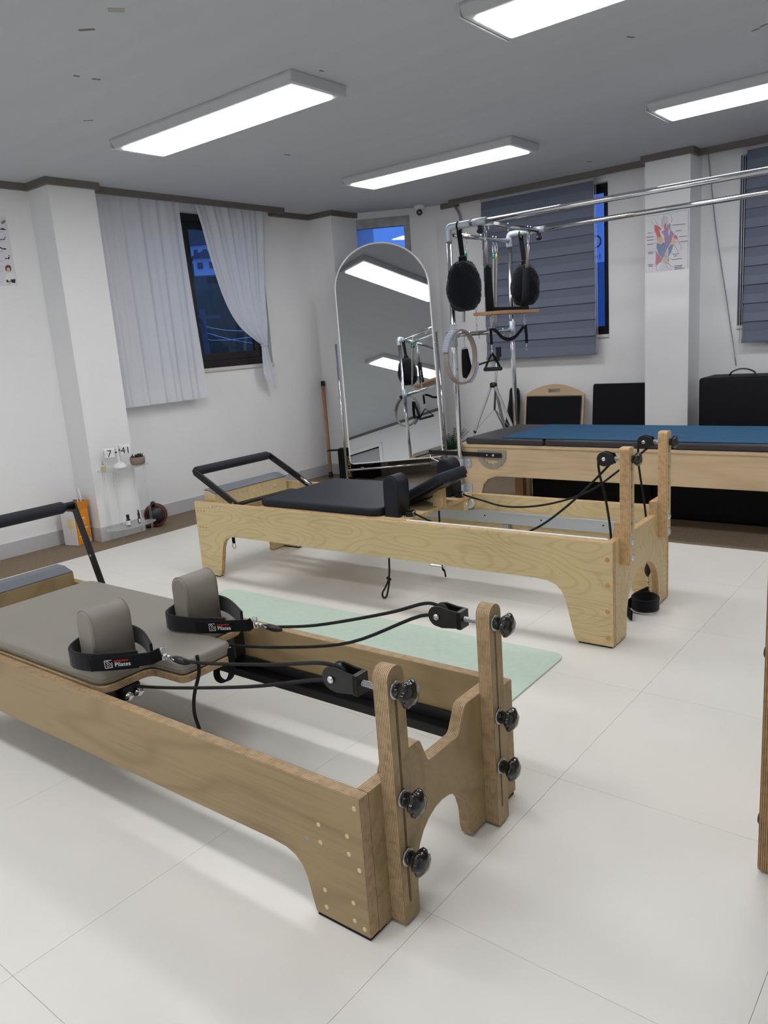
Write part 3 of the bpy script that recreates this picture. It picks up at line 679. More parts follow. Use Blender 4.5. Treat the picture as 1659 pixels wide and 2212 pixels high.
# loop straps round the shoulder rests
def loop_strap(key, path, label, patch_a, patch_b):
    t_ = thing('loop_strap', label, 'strap', R1.location, R1.rotation_euler.z)
    MB().strap(smoothpath(path, 5), .050, .009, (0, 0, 1)).build('band', 'black_fabric', t_, bevel=.003)
    ring = STR[key]; last = Vector(path[-1]); first = Vector(path[0])
    tail = [Vector(patch_a), Vector(patch_b), ring+V(-.018, 0, 0)]
    MB().strap(tail, .036, .006, (0, 0, 1)).build('webbing_tab', 'black_webbing', t_, bevel=.002)
    d = (Vector(patch_b)-Vector(patch_a)); d.z *= 1; L = d.length; d.normalize(); up = Vector((0, 0, 1)); up = (up-d*up.dot(d)).normalized(); nrm = d.cross(up)
    c = Vector(patch_a)+nrm*.0052
    R = Matrix((d, nrm, up)).transposed()
    pt = MB().obox(c+d*L*.45, (.042, .0008, .0145), R).build('label_patch', 'black_webbing', t_)
    c2 = c+nrm*.0012
    text('lettering', 'Pilates', .0165, 'print_white', c2+d*(L*.45-.006)-up*.009, d, up, pt, .0002)
    mb = MB()
    for i in range(9): mb.obox(c2+d*(L*.45-.004+.0042*i)+up*.0065, (.0017, .0002, .0016 if i % 3 else .0021), R)
    mb.build('small_lettering', 'print_red', pt)
    mb = MB(); cc = c2+d*(L*.45-.022)
    for dx, dz, hx, hz in ((-.0095, 0, .0006, .0105), (.0095, -.003, .0006, .0075), (0, .0105, .0095, .0006), (0, -.0105, .0095, .0006)): mb.obox(cc+d*dx+up*dz, (hx, .0002, hz), R)
    mb.torus(cc+d*-.002+up*.0055, .0028, .0006, nrm, 12, 4); mb.torus(cc+d*-.001+up*-.0035, .0034, .0006, nrm, 12, 4); mb.tube([cc+d*.003+up*.004, cc+d*.006+up*.0, cc+d*.006+up*-.008], .0006, 4)
    ic = mb.build('emblem', 'print_white', pt)
    MB().sphere(cc+d*.0025-up*.0035, (.0014, .0014, .0014), 8, 5).build('emblem_dot', 'print_red', pt)
    mb = MB(); rr = ring+V(-.014, 0, 0); mb.tube([rr+up*.018, rr-up*.018, rr-up*.016+d*.012, rr+up*.016+d*.012], .0022, 6, True); mb.build('slot_ring', 'chrome', t_)
    snap_hook(t_, ring+V(-.002, 0, 0), ring+V(.058, -.002, -.002), .0026)
    return t_
loop_strap('near', [V(1.215, .118, .394), V(1.13, .036, .398), V(1.05, .020, .402), V(1.016, .07, .412), V(1.016, .15, .418), V(1.06, .194, .416), V(1.13, .194, .410), V(1.22, .158, .400)],
           'black padded foot loop around the taupe shoulder rest away from the mint mat', (1.128, .026, .393), (1.250, .132, .397))
loop_strap('far', [V(1.24, .405, .394), V(1.13, .352, .396), V(1.05, .340, .400), V(1.018, .40, .406), V(1.018, .475, .410), V(1.06, .508, .410), V(1.14, .506, .406), V(1.26, .452, .402)],
           'black padded foot loop around the taupe shoulder rest on the mint mat side', (1.165, .357, .393), (1.315, .427, .400))
# ------------------------------------------------------------------ plywood exercise chair at the right edge
CH = thing('pilates_chair', 'tall plywood exercise chair panel with a dark bolt cap standing alone on the white tiles', 'exercise chair', (-.342, 1.597, 0), math.radians(0))
for x0 in (0, .60):
    sp = MB().prism(rp([(0, .004), (.62, .004), (.62, .10), (.50, .62), (.46, 1.02), (.0, 1.02)], [.014, .014, .05, .2, .04, .04], 4), 'x', x0, x0+.04, 0, 1).build('side_panel', ['birch_r1', 'ply_chair_x'], CH, bevel=.004)
    for q in ((.028, .117), (.03, .50)): MB().lathe([(.014, .0), (.014, -.003), (.010, -.0065), (.002, -.008)] if x0 == 0 else [(.014, .04), (.014, .043), (.010, .0465), (.002, .048)], (x0, q[0], q[1]), 'x', 16).build('bolt_cap', 'black_plastic', sp)
MB().prism(rect(.03, .44, .56, .60), 'x', .0405, .5995).build('seat_board', 'birch_r1', CH, bevel=.003)
MB().pad(rp(rect(.045, .595, .02, .45), .02), .601, .655, .014).build('seat_pad', 'taupe_leather', CH)
MB().prism(rect(.03, .06, .10, .18), 'x', .0405, .5995).build('cross_rail', 'birch_r1', CH, bevel=.003); MB().prism(rect(.40, .43, .66, 1.0), 'x', .0405, .5995).build('back_board', 'birch_r1', CH, bevel=.003)
for x0 in (.09, .52): MB().bar((x0, .40, .16), (x0, .08, .34), .03, .025).build('pedal_arm', 'black_metal', CH)
MB().tube([(.07, .08, .34), (.57, .08, .34)], .026, 16).build('pedal', 'navy_foam', CH)
# ------------------------------------------------------------------ middle reformer (yellow birch, black upholstery)
L2, W2, H2 = 2.32, .65, .41
th2 = math.radians(1.58); hd2 = Vector((-1.071, 2.598, 0))
R2 = thing('pilates_reformer', 'yellow birch reformer with black carriage and keyhole pulley posts', 'reformer', hd2-Vector((math.cos(th2), math.sin(th2), 0))*L2, th2)
def r2(x, y, ax, val): return local(R2, px(x, y, ax, val))
prof2 = [(.142, .005), (.150, .016), (.157, .03), (.176, .110), (.189, .168), (.205, .200), (.228, .221), (.262, .233), (.31, .237)]
pl2 = leg_profile(L2, H2, .237, prof2, .005)
for y0, y1 in ((0, .026), (W2-.026, W2)):
    sp = MB().prism(pl2, 'y', y0, y1, 0, 1).build('side_panel', ['birch_r2', 'ply_r2_y'], R2, bevel=.003)
    if y0 == 0:
        for q in [(1312, 1210), (1313, 1265), (1313, 1322), (1314, 1379)]:
            c = r2(*q, 1, 2.598); MB().lathe([(.009, .001), (.009, -.0006), (.006, -.0009)], (c.x, 0, c.z), 'y', 14).build('dowel_cap', 'dowel_dark', sp)
        for xx in (.025, .05, .075):
            for zz in (.362, .27): MB().lathe([(.0055, .001), (.0055, -.0006), (.004, -.0008)], (xx, 0, zz), 'y', 12).build('dowel_cap', 'dowel_dark', sp)
        for q in ((.135, .392), (.195, .384)): MB().lathe([(.0075, .0), (.0075, -.003), (.005, -.0055), (.001, -.006)], (q[0], 0, q[1]), 'y', 14).build('bolt', 'chrome', sp)
pts = [(.026, .005), (.135, .005)]+[((.33)-.19*math.cos(math.pi*i/14), .03+.21*math.sin(math.pi*i/14)**.7) for i in range(15)]+[(W2-.135, .005), (W2-.026, .005), (W2-.026, .462), (W2-.175, .462), (W2-.175, .405), (.175, .405), (.175, .462), (.085, .462), (.075, H2), (.026, H2)]
MB().prism(pts, 'x', L2-.028, L2, 0, 1).build('end_panel', ['birch_r2', 'ply_r2_x'], R2, bevel=.003)
MB().prism([(.026, .005), (.135, .005)]+[((.33)-.19*math.cos(math.pi*i/14), .03+.21*math.sin(math.pi*i/14)**.7) for i in range(15)]+[(W2-.135, .005), (W2-.026, .005), (W2-.026, H2-.01), (.026, H2-.01)], 'x', .0, .026, 0, 1).build('end_panel', ['birch_r2', 'ply_r2_x'], R2, bevel=.002)
for x0 in (.006, L2-.138):
    for y0 in (.002, W2-.062): MB().box((x0, y0 if y0 < .3 else y0+.034, 0), (x0+.13, y0+(.026 if y0 < .3 else .06), .005)).build('foot_pad', 'felt_black', R2)
def post2(y0, y1, zt=.745):
    x0, x1, ym = L2+.0006, L2+.036, (y0+y1)/2; hs = .0022; zs0, zs1 = .425, .715; mb = MB()
    mb.prism(rect(y0, y1, .308, zs0), 'x', x0, x1, 0, 1)
    holes = (.462, .53, .60, .665)
    # the slit with round keyholes: two strips with scalloped inner edges
    def edge(sg):
        e = [(ym+sg*hs, zs0)]
        for h in holes: e += [(ym+sg*hs, h-.008), (ym+sg*.0065, h-.003), (ym+sg*.0065, h+.003), (ym+sg*hs, h+.008)]
        return e+[(ym+sg*hs, zs1)]
    eL, eR = edge(-1), edge(1)
    mb.prism([(y0, zs0)]+eL+[(y0, zs1)], 'x', x0, x1, 0, 1); mb.prism([(y1, zs1)]+eR[::-1]+[(y1, zs0)], 'x', x0, x1, 0, 1)
    mb.prism(rp([(y0, zs1), (y1, zs1), (y1, zt), (y0, zt)], [0, 0, .012, .012]), 'x', x0, x1, 0, 1)
    p_ = mb.build('pulley_post', ['birch_r2', 'ply_r2_x'], R2)
    MB().box((x0+.012, ym-.007, zs0), (x0+.016, ym+.007, zs1)).build('slot_back', 'dowel_dark', p_)
    for z in (.392, .332): bolt(p_, (x1, ym+.004, z), .011)
    star_knob(R2, (x1+.0006, ym+.006, .700), .023, .006, lobes=8, washer=False)
    xx, z, yy = L2-.062, .700, ym
    hub = MB().lathe([(.024, -.01), (.019, 0), (.024, .01)], (xx, yy, z), 'y', 22).build('pulley', 'black_plastic', R2)
    for dy in (-.016, .011): MB().prism(arc(xx, z, .027, 60, 300, 14)+[(xx+.035, z-.018), (xx+.04, z), (xx+.032, z+.02)], 'y', yy+dy, yy+dy+.005).build('cheek', 'black_plastic', hub, bevel=.0015)
    MB().lathe([(.008, 0), (.008, -.003), (.004, -.005)], (xx, yy-.016, z), 'y', 12).build('axle_bolt', 'chrome', hub)
    pts_ = [V(xx+.036+.0262*i/40, yy+.0085*math.cos(i*math.pi/5), z+.0085*math.sin(i*math.pi/5)) for i in range(41)]
    MB().tube(pts_, .0013, 5).build('spring', 'chrome', hub); MB().tube([(xx+.03, yy, z), (L2+.001, yy, z)], .004, 8).build('rod', 'steel', hub)
    return V(xx, yy, z)
P2n = post2(.070, .122); P2f = post2(.500, .554)
# aluminium rails, white wear strips
for y0 in (.0265, W2-.0525):
    MB().box((.03, y0, .275), (L2-.03, y0+.026, .333)).build('carriage_rail', 'aluminium', R2, bevel=.002)
MB().box((1.385, .0265, .402), (L2-.03, .042, .4125)).build('wear_strip', 'white_strip', R2, bevel=.001)
for xx in (1.45, 1.75, 2.05):
    MB().lathe([(.004, 0), (.004, -.001), (.001, -.001)], (xx, W2-.0525, .31), 'y', 10).build('screw', 'black_metal', R2)
for xx in (1.55, 2.15): MB().box((xx, W2-.06, .248), (xx+.03, W2-.026, .275)).build('rail_bracket', 'steel', R2, bevel=.002)
# carriage
cbd = MB().prism(rp(rect(.47, 1.375, .034, W2-.034), [.01, .01, .01, .01]), 'z', .391, .410, 0, 1).build('carriage_board', ['birch_r2', 'ply_r2_z'], R2, bevel=.003)
cpd = MB().pad(rp(rect(.478, 1.235, .030, W2-.030), [.03, .06, .06, .03], 5), .4105, .449, .012).build('carriage_pad', 'navy_leather', R2)
for y0 in (.060, .505): shoulder(R2, 1.245, 1.325, y0, y0+.092, .4105, .597, 'navy_leather', 'black_plastic')
for yy in (.09, W2-.09):
    bk = MB().box((1.22, yy-.02, .338), (1.37, yy+.02, .3905)).build('wheel_block', 'birch_r2', R2, bevel=.004)
    MB().lathe([(.022, -.008), (.026, -.006), (.026, .006), (.022, .008)], (1.36, yy+.05*(1 if yy > .3 else -1), .362), 'y', 20).build('wheel', 'white_strip', R2)
    bolt(bk, (1.3705, yy, .365), .007)
# head rest on a notched wooden prop
hr = math.radians(27); hc = V(1.345, .325, .512); Rh = Matrix.Rotation(-hr, 3, 'Y')
hpoly = rp(rect(-.135, .135, -.115, .115), .035, 4)
hobj = MB().pad(hpoly, -.022, .022, .012, xf=lambda q: hc+Rh @ q).build('head_rest', 'navy_leather', R2)
MB().obox(hc+Rh @ V(0, 0, -.0275), (.118, .10, .005), Rh).build('head_rest_board', 'black_plastic', hobj)
MB().prism([(1.345, .4105), (1.395, .4105), (1.395, .497), (1.375, .491), (1.345, .470), (1.345, .455), (1.33, .450), (1.33, .440), (1.345, .437)], 'y', .305, .345, 0, 1).build('head_rest_prop', ['birch_r2', 'ply_r2_y'], R2, bevel=.002)
# rope cleats
for yy in (.105, W2-.125):
    ck = MB().box((1.340, yy-.018, .4105), (1.375, yy+.018, .434)).box((1.344, yy-.010, .434), (1.371, yy+.012, .441)).build('rope_cleat', 'black_plastic', R2, bevel=.005)
    MB().torus((1.3755, yy, .425), .008, .002, (1, 0, 0), 12, 6).build('cleat_ring', 'chrome', ck)
    MB().torus((1.325, yy-.015, .4135), .007, .0016, (0, 0, 1), 12, 5).build('eyelet', 'chrome', R2)
# foot platform, footbar
pf = MB().prism([(.03, .34), (.115, .34), (.115, .445), (.06, .462), (.028, .462)], 'y', .05, W2-.05).build('foot_platform', ['birch_r2'], R2, bevel=.006)
MB().prism([(.117, .4455), (.117, .4485), (.06, .4665), (.026, .4665), (.026, .4635), (.06, .4635)], 'y', .052, W2-.052).build('grip_pad', 'pad_grey', pf)
for yy in (.16, .33, .5): MB().lathe([(.007, 0), (.0065, .004), (.003, .007)], (.1155, yy, .405), 'x', 14).build('dowel_cap', 'dowel', pf)
f0, f1 = V(.300, 0, .395), V(-.018, 0, .565)
for yy in (.042, W2-.042):
    ar = MB().bar(f0+V(0, yy, 0), f1+V(0, yy, 0), .012, .038, (.47, 0, .88)).build('footbar_arm', 'black_metal', R2, bevel=.003)
    MB().lathe([(.006, -.008), (.006, .008)], (f0.x-.03, yy, f0.z+.016), 'y', 12).build('rivet', 'steel', ar)
    MB().box((.20, yy-.008, .30), (.33, yy+.008, .372)).build('hinge_plate', 'black_metal', R2, bevel=.002)
MB().tube([f1+V(0, .04, 0), f1+V(0, W2-.04, 0)], .014, 14).build('footbar', 'black_metal', R2)
MB().tube([f1+V(0, .05, 0), f1+V(0, .06, 0), f1+V(0, W2-.06, 0), f1+V(0, W2-.05, 0)], [.021, .025, .025, .021], 16).build('footbar_grip', 'navy_foam', R2)
MB().tube([V(.27, W2-.085, .452), V(.335, W2-.075, .405)], .007, 10).build('lock_lever', 'chrome', R2)
MB().bar(V(.22, .12, .385), V(.24, W2-.12, .385), .05, .012, (0, 0, 1)).build('spring_bar', 'black_metal', R2, bevel=.003)
for yy in (.2, .28, .36, .44): MB().tube([V(.26, yy, .345), V(.50, yy, .345)], .012, 10).build('carriage_spring', 'spring_steel', R2)
# ropes
zp = .700
n0, n1 = P2n, P2f
rope(R2, [V(1.375, .105, .425), V(1.44, .10, .405), V(1.56, .095, .37), V(1.75, .085, .345), V(1.95, .08, .40), V(2.12, .07, .52), V(n0.x+.012, n0.y, n0.z-.026), V(n0.x+.025, n0.y, n0.z-.003), V(n0.x, n0.y, n0.z+.022), V(n0.x-.025, n0.y, n0.z), V(n0.x-.022, n0.y, n0.z-.06), V(n0.x-.005, n0.y+.01, .55), V(n0.x+.012, n0.y+.012, .43), V(n0.x+.015, n0.y+.014, .33)], .0045, k=5)
rope(R2, [V(1.375, W2-.125, .425), V(1.46, W2-.12, .405), V(1.62, W2-.14, .385), V(1.82, W2-.15, .41), V(2.02, W2-.155, .48), V(2.16, W2-.16, .58), V(n1.x+.012, n1.y, n1.z-.026), V(n1.x+.025, n1.y, n1.z-.003), V(n1.x, n1.y, n1.z+.022), V(n1.x-.025, n1.y, n1.z), V(n1.x-.026, n1.y, n1.z-.08), V(n1.x-.018, n1.y, .55), V(n1.x-.002, n1.y+.008, .42), V(n1.x+.01, n1.y+.01, .28), V(n1.x+.012, n1.y, .18)], .0045, k=5)
# cords and straps hanging below
q = [r2(842, 1195, 1, 2.66), r2(841, 1225, 1, 2.66), r2(839, 1252, 1, 2.66), r2(833, 1268, 1, 2.66), r2(826, 1282, 1, 2.66), r2(829, 1291, 1, 2.66), r2(835, 1288, 1, 2.66), r2(839, 1270, 1, 2.66), r2(842, 1250, 1, 2.66)]
q[0] = V(q[0].x, q[0].y, .39)
rope(R2, q, .0045, 'hanging_cord'); kc = r2(840, 1250, 1, 2.66); MB().torus(kc, .008, .0055, (.4, .3, .8), 10, 6).build('cord_knot', 'black_rope', R2)
q = r2(955, 1218, 1, 3.0); rope(R2, [V(q.x, q.y, .39), q, r2(960, 1232, 1, 3.0), r2(963, 1246, 1, 3.0)], .0045, 'hanging_cord')
MB().box((q.x-.05, q.y-.04, q.z-.004), (q.x+.03, q.y+.04, q.z)).build('spring_plate', 'steel', R2)
q = r2(504, 1162, 1, 2.72); MB().strap([V(q.x, q.y, .33), V(q.x, q.y, q.z-.03)], .022, .004, (1, 0, 0)).build('tether_strap', 'black_webbing', R2)
MB().tube([V(q.x+.013*math.cos(math.pi*2*i/14), q.y, q.z-.045+.016*math.sin(math.pi*2*i/14)) for i in range(14)], .002, 6, True).build('tether_ring', 'steel', R2)
# strap heap dangling behind the legs at the head end
lo = thing('loop_strap', 'black webbing loop dangling on the floor under the yellow birch reformer', 'strap', R2.location, th2)
a0 = V(n1.x+.012, n1.y, .18)
MB().lathe([(.004, .03), (.012, .01), (.013, -.01), (.005, -.03)], a0-V(0, 0, .028), 'z', 12).build('rope_stopper', 'black_plastic', lo)
snap_hook(lo, a0-V(0, 0, .056), a0-V(-.01, .01, .118), .0026)
s0 = a0-V(-.012, .012, .12)
MB().strap(smoothpath([s0, s0+V(-.03, -.05, -.012), s0+V(-.04, -.10, -.02), s0+V(.005, -.13, -.024), s0+V(.05, -.10, -.026), s0+V(.055, -.05, -.026), s0+V(.02, -.02, -.02), s0+V(-.02, -.03, -.018)], 5), .05, .007, (0, .1, 1)).build('band', 'black_fabric', lo, bevel=.002)
MB().strap(smoothpath([s0+V(-.04, -.10, -.02), s0+V(-.05, -.15, -.03), s0+V(-.02, -.19, -.035), s0+V(.0, -.215, -.037)], 4), .04, .006, (0, .1, 1)).build('webbing_tab', 'black_webbing', lo)
# ------------------------------------------------------------------ trapeze table with tube frame
XP, YN, YFAR, ZT = -2.76, 4.20, 4.95, 1.829
T = thing('trapeze_table', 'long birch trapeze table with chrome canopy tubes and black mattress', 'exercise table', (XP, YN, 0))
def tp(x, y, ax, val): return px(x, y, ax, val)-Vector((XP, YN, 0))
LT, WT = 2.15, .75                       # pole spacing
def side(y0, y1):
    leg = [(.0, 0), (.13, 0), (.135, .17), (.15, .225), (.185, .262), (.24, .282), (.30, .285)]
    pts = leg+[(LT-a, b_) for a, b_ in leg[::-1]]+[(LT, .468), (0, .468)]
    return MB().prism(pts, 'y', y0, y1, 0, 1).build('side_panel', ['birch_bed', 'ply_bed_y'], T, bevel=.003)
sn = side(.03, .06); sf = side(WT-.06, WT-.03)
for x0 in (0, LT-.03): MB().box((x0, .06, .30), (x0+.03, WT-.06, .468)).build('end_panel', 'birch_bed', T, bevel=.002)
MB().box((-.035, .02, .4685), (LT+.02, WT-.02, .488)).build('top_board', 'birch_bed', T, bevel=.004)
MB().box((.20, .35, .0), (.26, .40, .30)).box((LT-.26, .35, 0), (LT-.2, .4, .3)).box((.2, .35, .3), (LT-.2, .40, .36)).build('centre_support', 'pole_wood', T, bevel=.002)
for a, b_ in ((.028, .585), (.590, 1.36), (1.365, LT+.005)): MB().pad(rp(rect(a, b_, .026, WT-.026), .02, 3), .4885, .530, .013).build('mattress', 'bed_leather', T)
# poles, rails
def pole(x, y): 
    o_ = MB().tube([(x, y, .145), (x, y, ZT-.03)], .0165, 16).build('pole', 'chrome', T)
    for z in (.195, .365):
        yo = .03 if y < .3 else WT-.03; sg = -1 if y < .3 else 1
        mb = MB(); mb.tube([(x, y, z-.03), (x, y, z+.03)], .021, 16); mb.box((x+.012, min(yo, yo+sg*.006), z-.03), (x+.065, max(yo, yo+sg*.006), z+.03)); mb.box((x-.004, min(y, yo), z-.03), (x+.016, max(y, yo), z+.03))
        bk = mb.build('clamp', 'silver_paint', o_, bevel=.002)
        if sg < 0:
            for dz in (-.015, .015): MB().lathe([(.007, 0), (.0065, -.004), (.002, -.005)], (x+.045, yo-.006, z+dz), 'y', 10).build('bolt', 'chrome', o_)
            for dz in (-.015, .015): MB().lathe([(.008, 0), (.0075, -.005), (.002, -.006)], (x-.002, y-.019, z+dz), 'y', 10).build('bolt', 'chrome', o_)
    return o_
poles = {(i, j): pole(LT*i, WT*j) for i in (0, 1) for j in (0, 1)}
for j in (0, 1):
    y = WT*j
    MB().tube([(.02, y, ZT), (LT-.02, y, ZT)], .0165, 16).build('canopy_rail', 'chrome', T)
    for i, sg in ((0, 1), (1, -1)):
        x = LT*i
        MB().tube(smoothpath([(x, y, ZT-.085), (x, y, ZT-.028), (x+sg*.007, y, ZT-.007), (x+sg*.028, y, ZT), (x+sg*.16, y, ZT)], 5), .0215, 18).build('elbow', 'silver_paint', T)
# cross tubes: end tube, sliding tube, lower tube
CR = []
for x, z, sl in ((.0, ZT-.042, 0), (.225, ZT-.005, 1), (0, 1.185, 2), (LT, ZT-.042, 0), (LT, 1.185, 2)):
    c_ = MB().tube([(x, .0, z), (x, WT, z)], .0145, 16).build('cross_tube', 'chrome', T); CR.append(c_)
    for y in (0, WT):
        if sl == 1: MB().tube([(x-.045, y, ZT), (x+.045, y, ZT)], .0222, 18).build('slider', 'silver_paint', c_); star_knob(T, (x, y, ZT-.022), .019, .016, 'z', 'black_plastic', 5)
        if sl == 2:
            MB().tube([(x, y, z-.075), (x, y, z+.065)], .0212, 18).build('joint', 'silver_paint', c_)
            MB().tube([(x, y, z), (x, y+(.05 if y == 0 else -.05), z)], .019, 16).build('joint_arm', 'silver_paint', c_)
star_knob(T, (.0, -.0212, 1.187), .021, .014, '-y', 'black_plastic', 5, False)
# eye bolts
def eye(x, y, z, up=True):
    o_ = MB().torus((x, y, z-.026), .0105, .0022, (1, .35, 0), 14, 6).tube([(x, y, z-.016), (x, y, z+.018)], .0025, 6).sphere((x, y, z+.017), .005, 8, 6).build('eye_bolt', 'chrome', T); return Vector((XP+x, YN+y, z-.034))
EY = {}
for k, x, y, z in (('a', 0, .20, ZT-.042), ('b', 0, .38, ZT-.042), ('c', 0, .535, ZT-.042), ('d', 0, .575, ZT-.042), ('s1', .225, .06, ZT-.005), ('s2', .225, .10, ZT-.005), ('s3', .225, .34, ZT-.005), ('s4', .225, .60, ZT-.005), ('s5', .225, .64, ZT-.005), ('l1', 0, .12, 1.185), ('l2', 0, .30, 1.185), ('l3', 0, .45, 1.185), ('l4', 0, .62, 1.185), ('l5', 0, .165, 1.185)): EY[k] = eye(x, y, z)
# adjuster plate and lever of the push-through bar
gc = tp(1063, 984, 1, YN+.03)
tt = []
for i in range(15): 
    a = math.radians(180+12.857*i); 
    tt.append((gc.x+.105*math.cos(a), gc.z+.01+.095*math.sin(a)))
inner = []
for i in range(28, -1, -1):
    a = math.radians(180+180*i/28); rr = .062 if (i % 4) < 2 else .074
    inner.append((gc.x+rr*math.cos(a)*1.0, gc.z+.012+rr*math.sin(a)))
mb = MB()
tt2 = [(gc.x+.105*math.cos(math.radians(180+180*i/28)), gc.z+.01+.095*math.sin(math.radians(180+180*i/28))) for i in range(29)]; inn = inner[::-1]
for i in range(28): mb.prism([tt2[i], tt2[i+1], inn[i+1], inn[i]], 'y', .024, .030)
mb.prism([(gc.x-.105, gc.z+.01), (gc.x-.06, gc.z+.013), (gc.x+.06, gc.z+.013), (gc.x+.105, gc.z+.01), (gc.x+.105, gc.z+.035), (gc.x-.105, gc.z+.035)], 'y', .024, .030)
mb.prism(rp(rect(gc.x-.05, gc.x+.05, gc.z-.03, gc.z+.02), .02), 'y', .026, .0302)
mb.build('adjuster_plate', 'plate_grey', sn)
lv = MB().bar((gc.x+.075, .018, gc.z+.003), (-.26, .018, gc.z+.01), .010, .030, (0, 0, 1)).build('lever_arm', 'black_metal', T, bevel=.004)
MB().lathe([(.009, 0), (.008, -.004), (.003, -.006)], (gc.x+.018, .0125, gc.z+.004), 'y', 12).build('bolt', 'chrome', lv)
MB().lathe([(.006, 0), (.005, -.003), (.001, -.004)], (gc.x-.028, .0125, gc.z+.004), 'y', 10).build('bolt', 'chrome', lv)
ga, gb = tp(948, 994, 1, YN+.02), tp(975, 1014, 1, YN-.03)
MB().tube([ga, gb], .016, 14).build('push_grip', 'black_plastic', T); MB().sphere(gb+V(.004, -.004, 0), .017, 14, 8).build('grip_ball', 'chrome', T)
MB().tube([V(-.255, .018, gc.z+.01), V(-.245, .015, gc.z-.03), gb+V(-.02, 0, .022), gb], .004, 8).build('grip_rod', 'chrome', T)
# teal mat lying on the mattress
zm = .5305
mc = [px(1052, 953, 2, zm), px(1143, 925, 2, zm)]
mx0 = mc[0].x+.02; my0, my1 = YN+.035, YN+.68
mat2 = thing('exercise_mat', 'dark teal exercise mat spread on the black trapeze table mattress', 'mat', (mx0, my0, zm))
mw, ml = my1-my0, 1.78
ms = MB().pad(rp(rect(0, ml, 0, mw), .03, 4), 0, .006, .0025).build('mat_sheet', 'teal_mat', mat2)
for (a, b_, c, d) in ((.16, .18, .30, .10), (.16, .45, .30, .53), (.32, mw/2, .58, mw/2), (.62, .12, .74, .22), (.62, .54, .74, .44), (.90, mw/2, 1.12, mw/2), (1.0, .20, 1.14, .08), (1.28, .12, 1.40, .24), (1.30, .55, 1.42, .44)):
    MB().bar((a, b_, .0061), (c, d, .0061), .004, .0004).build('alignment_mark', 'teal_dark', ms)
# ------------------------------------------------------------------ things hanging from the frame
def spring_thing(top, bot, r, tip, label, grp=None):
    top, bot = Vector(top), Vector(bot); t_ = thing('coil_spring', label, 'spring', top)
    d = bot-top; L = d.length; dn = d.normalized(); e = dn.orthogonal().normalized(); g = dn.cross(e)
    carabiner(t_, V(0, 0, .004), dn*.055, .014, .0022)
    a0 = .062; pts = []; turns = int((L-a0-.06)/.0052)
    body = MB(); n = max(8, turns*2)
    rings = []
    for i in range(n+1):
        h = a0+.028+(L-a0-.028-.03)*i/n; rr = r*(1.0 if i % 2 else .88)
        rings.append([dn*h+(e*math.cos(2*math.pi*j/10)+g*math.sin(2*math.pi*j/10))*rr for j in range(10)])
    body.loft(rings, 0, True); body.build('coil', 'spring_steel', t_)
    MB().tube([dn*(a0-.004), dn*(a0+.008), dn*(a0+.029)], [.004, r*.8, r*1.03], 10).build('end_cone', tip, t_)
    return t_
LS = {}
ymid = 4.20+.30
spring_thing(EY['c'], px(1066, 706, 0, XP), .0088, 'tip_teal', 'long steel spring with teal end cone hanging behind the wooden swing board')
spring_thing(EY['d'], px(1070, 708, 0, XP)+V(0, .01, 0), .0088, 'tip_yellow', 'long steel spring with yellow end cone hanging behind the wooden swing board')
sp_ = spring_thing(EY['a'], px(1001, 706, 0, XP), .0105, 'tip_teal', 'steel spring hanging behind the fleece loop at the chrome corner')
mb = MB(); c0 = Vector((.03, .03, -.37))
for i in range(5): mb.tube([c0+V(0, 0, -.042*i)+(V(.007*math.cos(a), .0, .025*math.sin(a)) if i % 2 else V(0, .007*math.cos(a), .025*math.sin(a))) for a in [2*math.pi*k/12 for k in range(12)]], .0018, 5, True)
mb.build('chain', 'chrome', sp_)
# swing: two sleeved springs, padded bar and a wooden board
zb = px(1068, 676, 0, XP+.225).z
sw = thing('hanging_swing', 'wooden swing board with black leather sleeves over its springs', 'swing', (XP+.225, YN, zb))
ya, yb = px(1057, 620, 0, XP+.225).y-YN, px(1130, 620, 0, XP+.225).y-YN
mb = MB(); mb.prism([(-.10, ya-.04), (.03, ya-.03), (.085, ya+.04), (.085, yb+.05), (.06, yb+.10), (-.10, yb+.08)], 'z', -.010, .010); bd = mb.build('board', 'pole_wood', sw, bevel=.003)
MB().box((-.03, ya, .0105), (.03, yb+.02, .034)).build('padded_bar', 'black_webbing', sw, bevel=.006)
for yy, k in ((ya, 's1'), (yb, 's4')):
    e_ = EY[k]-Vector(sw.location); 
    MB().tube([V(0, yy, .012), V(0, yy+(e_.y-yy)*.3, .09), V(e_.x*.6, yy+(e_.y-yy)*.6, .27)], [.026, .025, .023], 14).build('sleeve', 'black_webbing', sw)
    top = e_-V(0, 0, .055); s0 = V(e_.x*.6, yy+(e_.y-yy)*.6, .26)
    MB().tube([s0, top-V(0, 0, .025), top-V(0, 0, .008), top], [.011, .011, .008, .003], 12).build('spring', 'spring_steel', sw)
    carabiner(sw, e_+V(0, 0, .004), top+V(0, 0, -.002), .014, .0022)
for yy in (ya+.02, ya+.06, yb+.01): MB().torus((0, yy, -.020), .010, .002, (1, .3, 0), 12, 6).tube([(0, yy, -.010), (0, yy, .012)], .0025, 6).build('eye_bolt', 'chrome', bd)
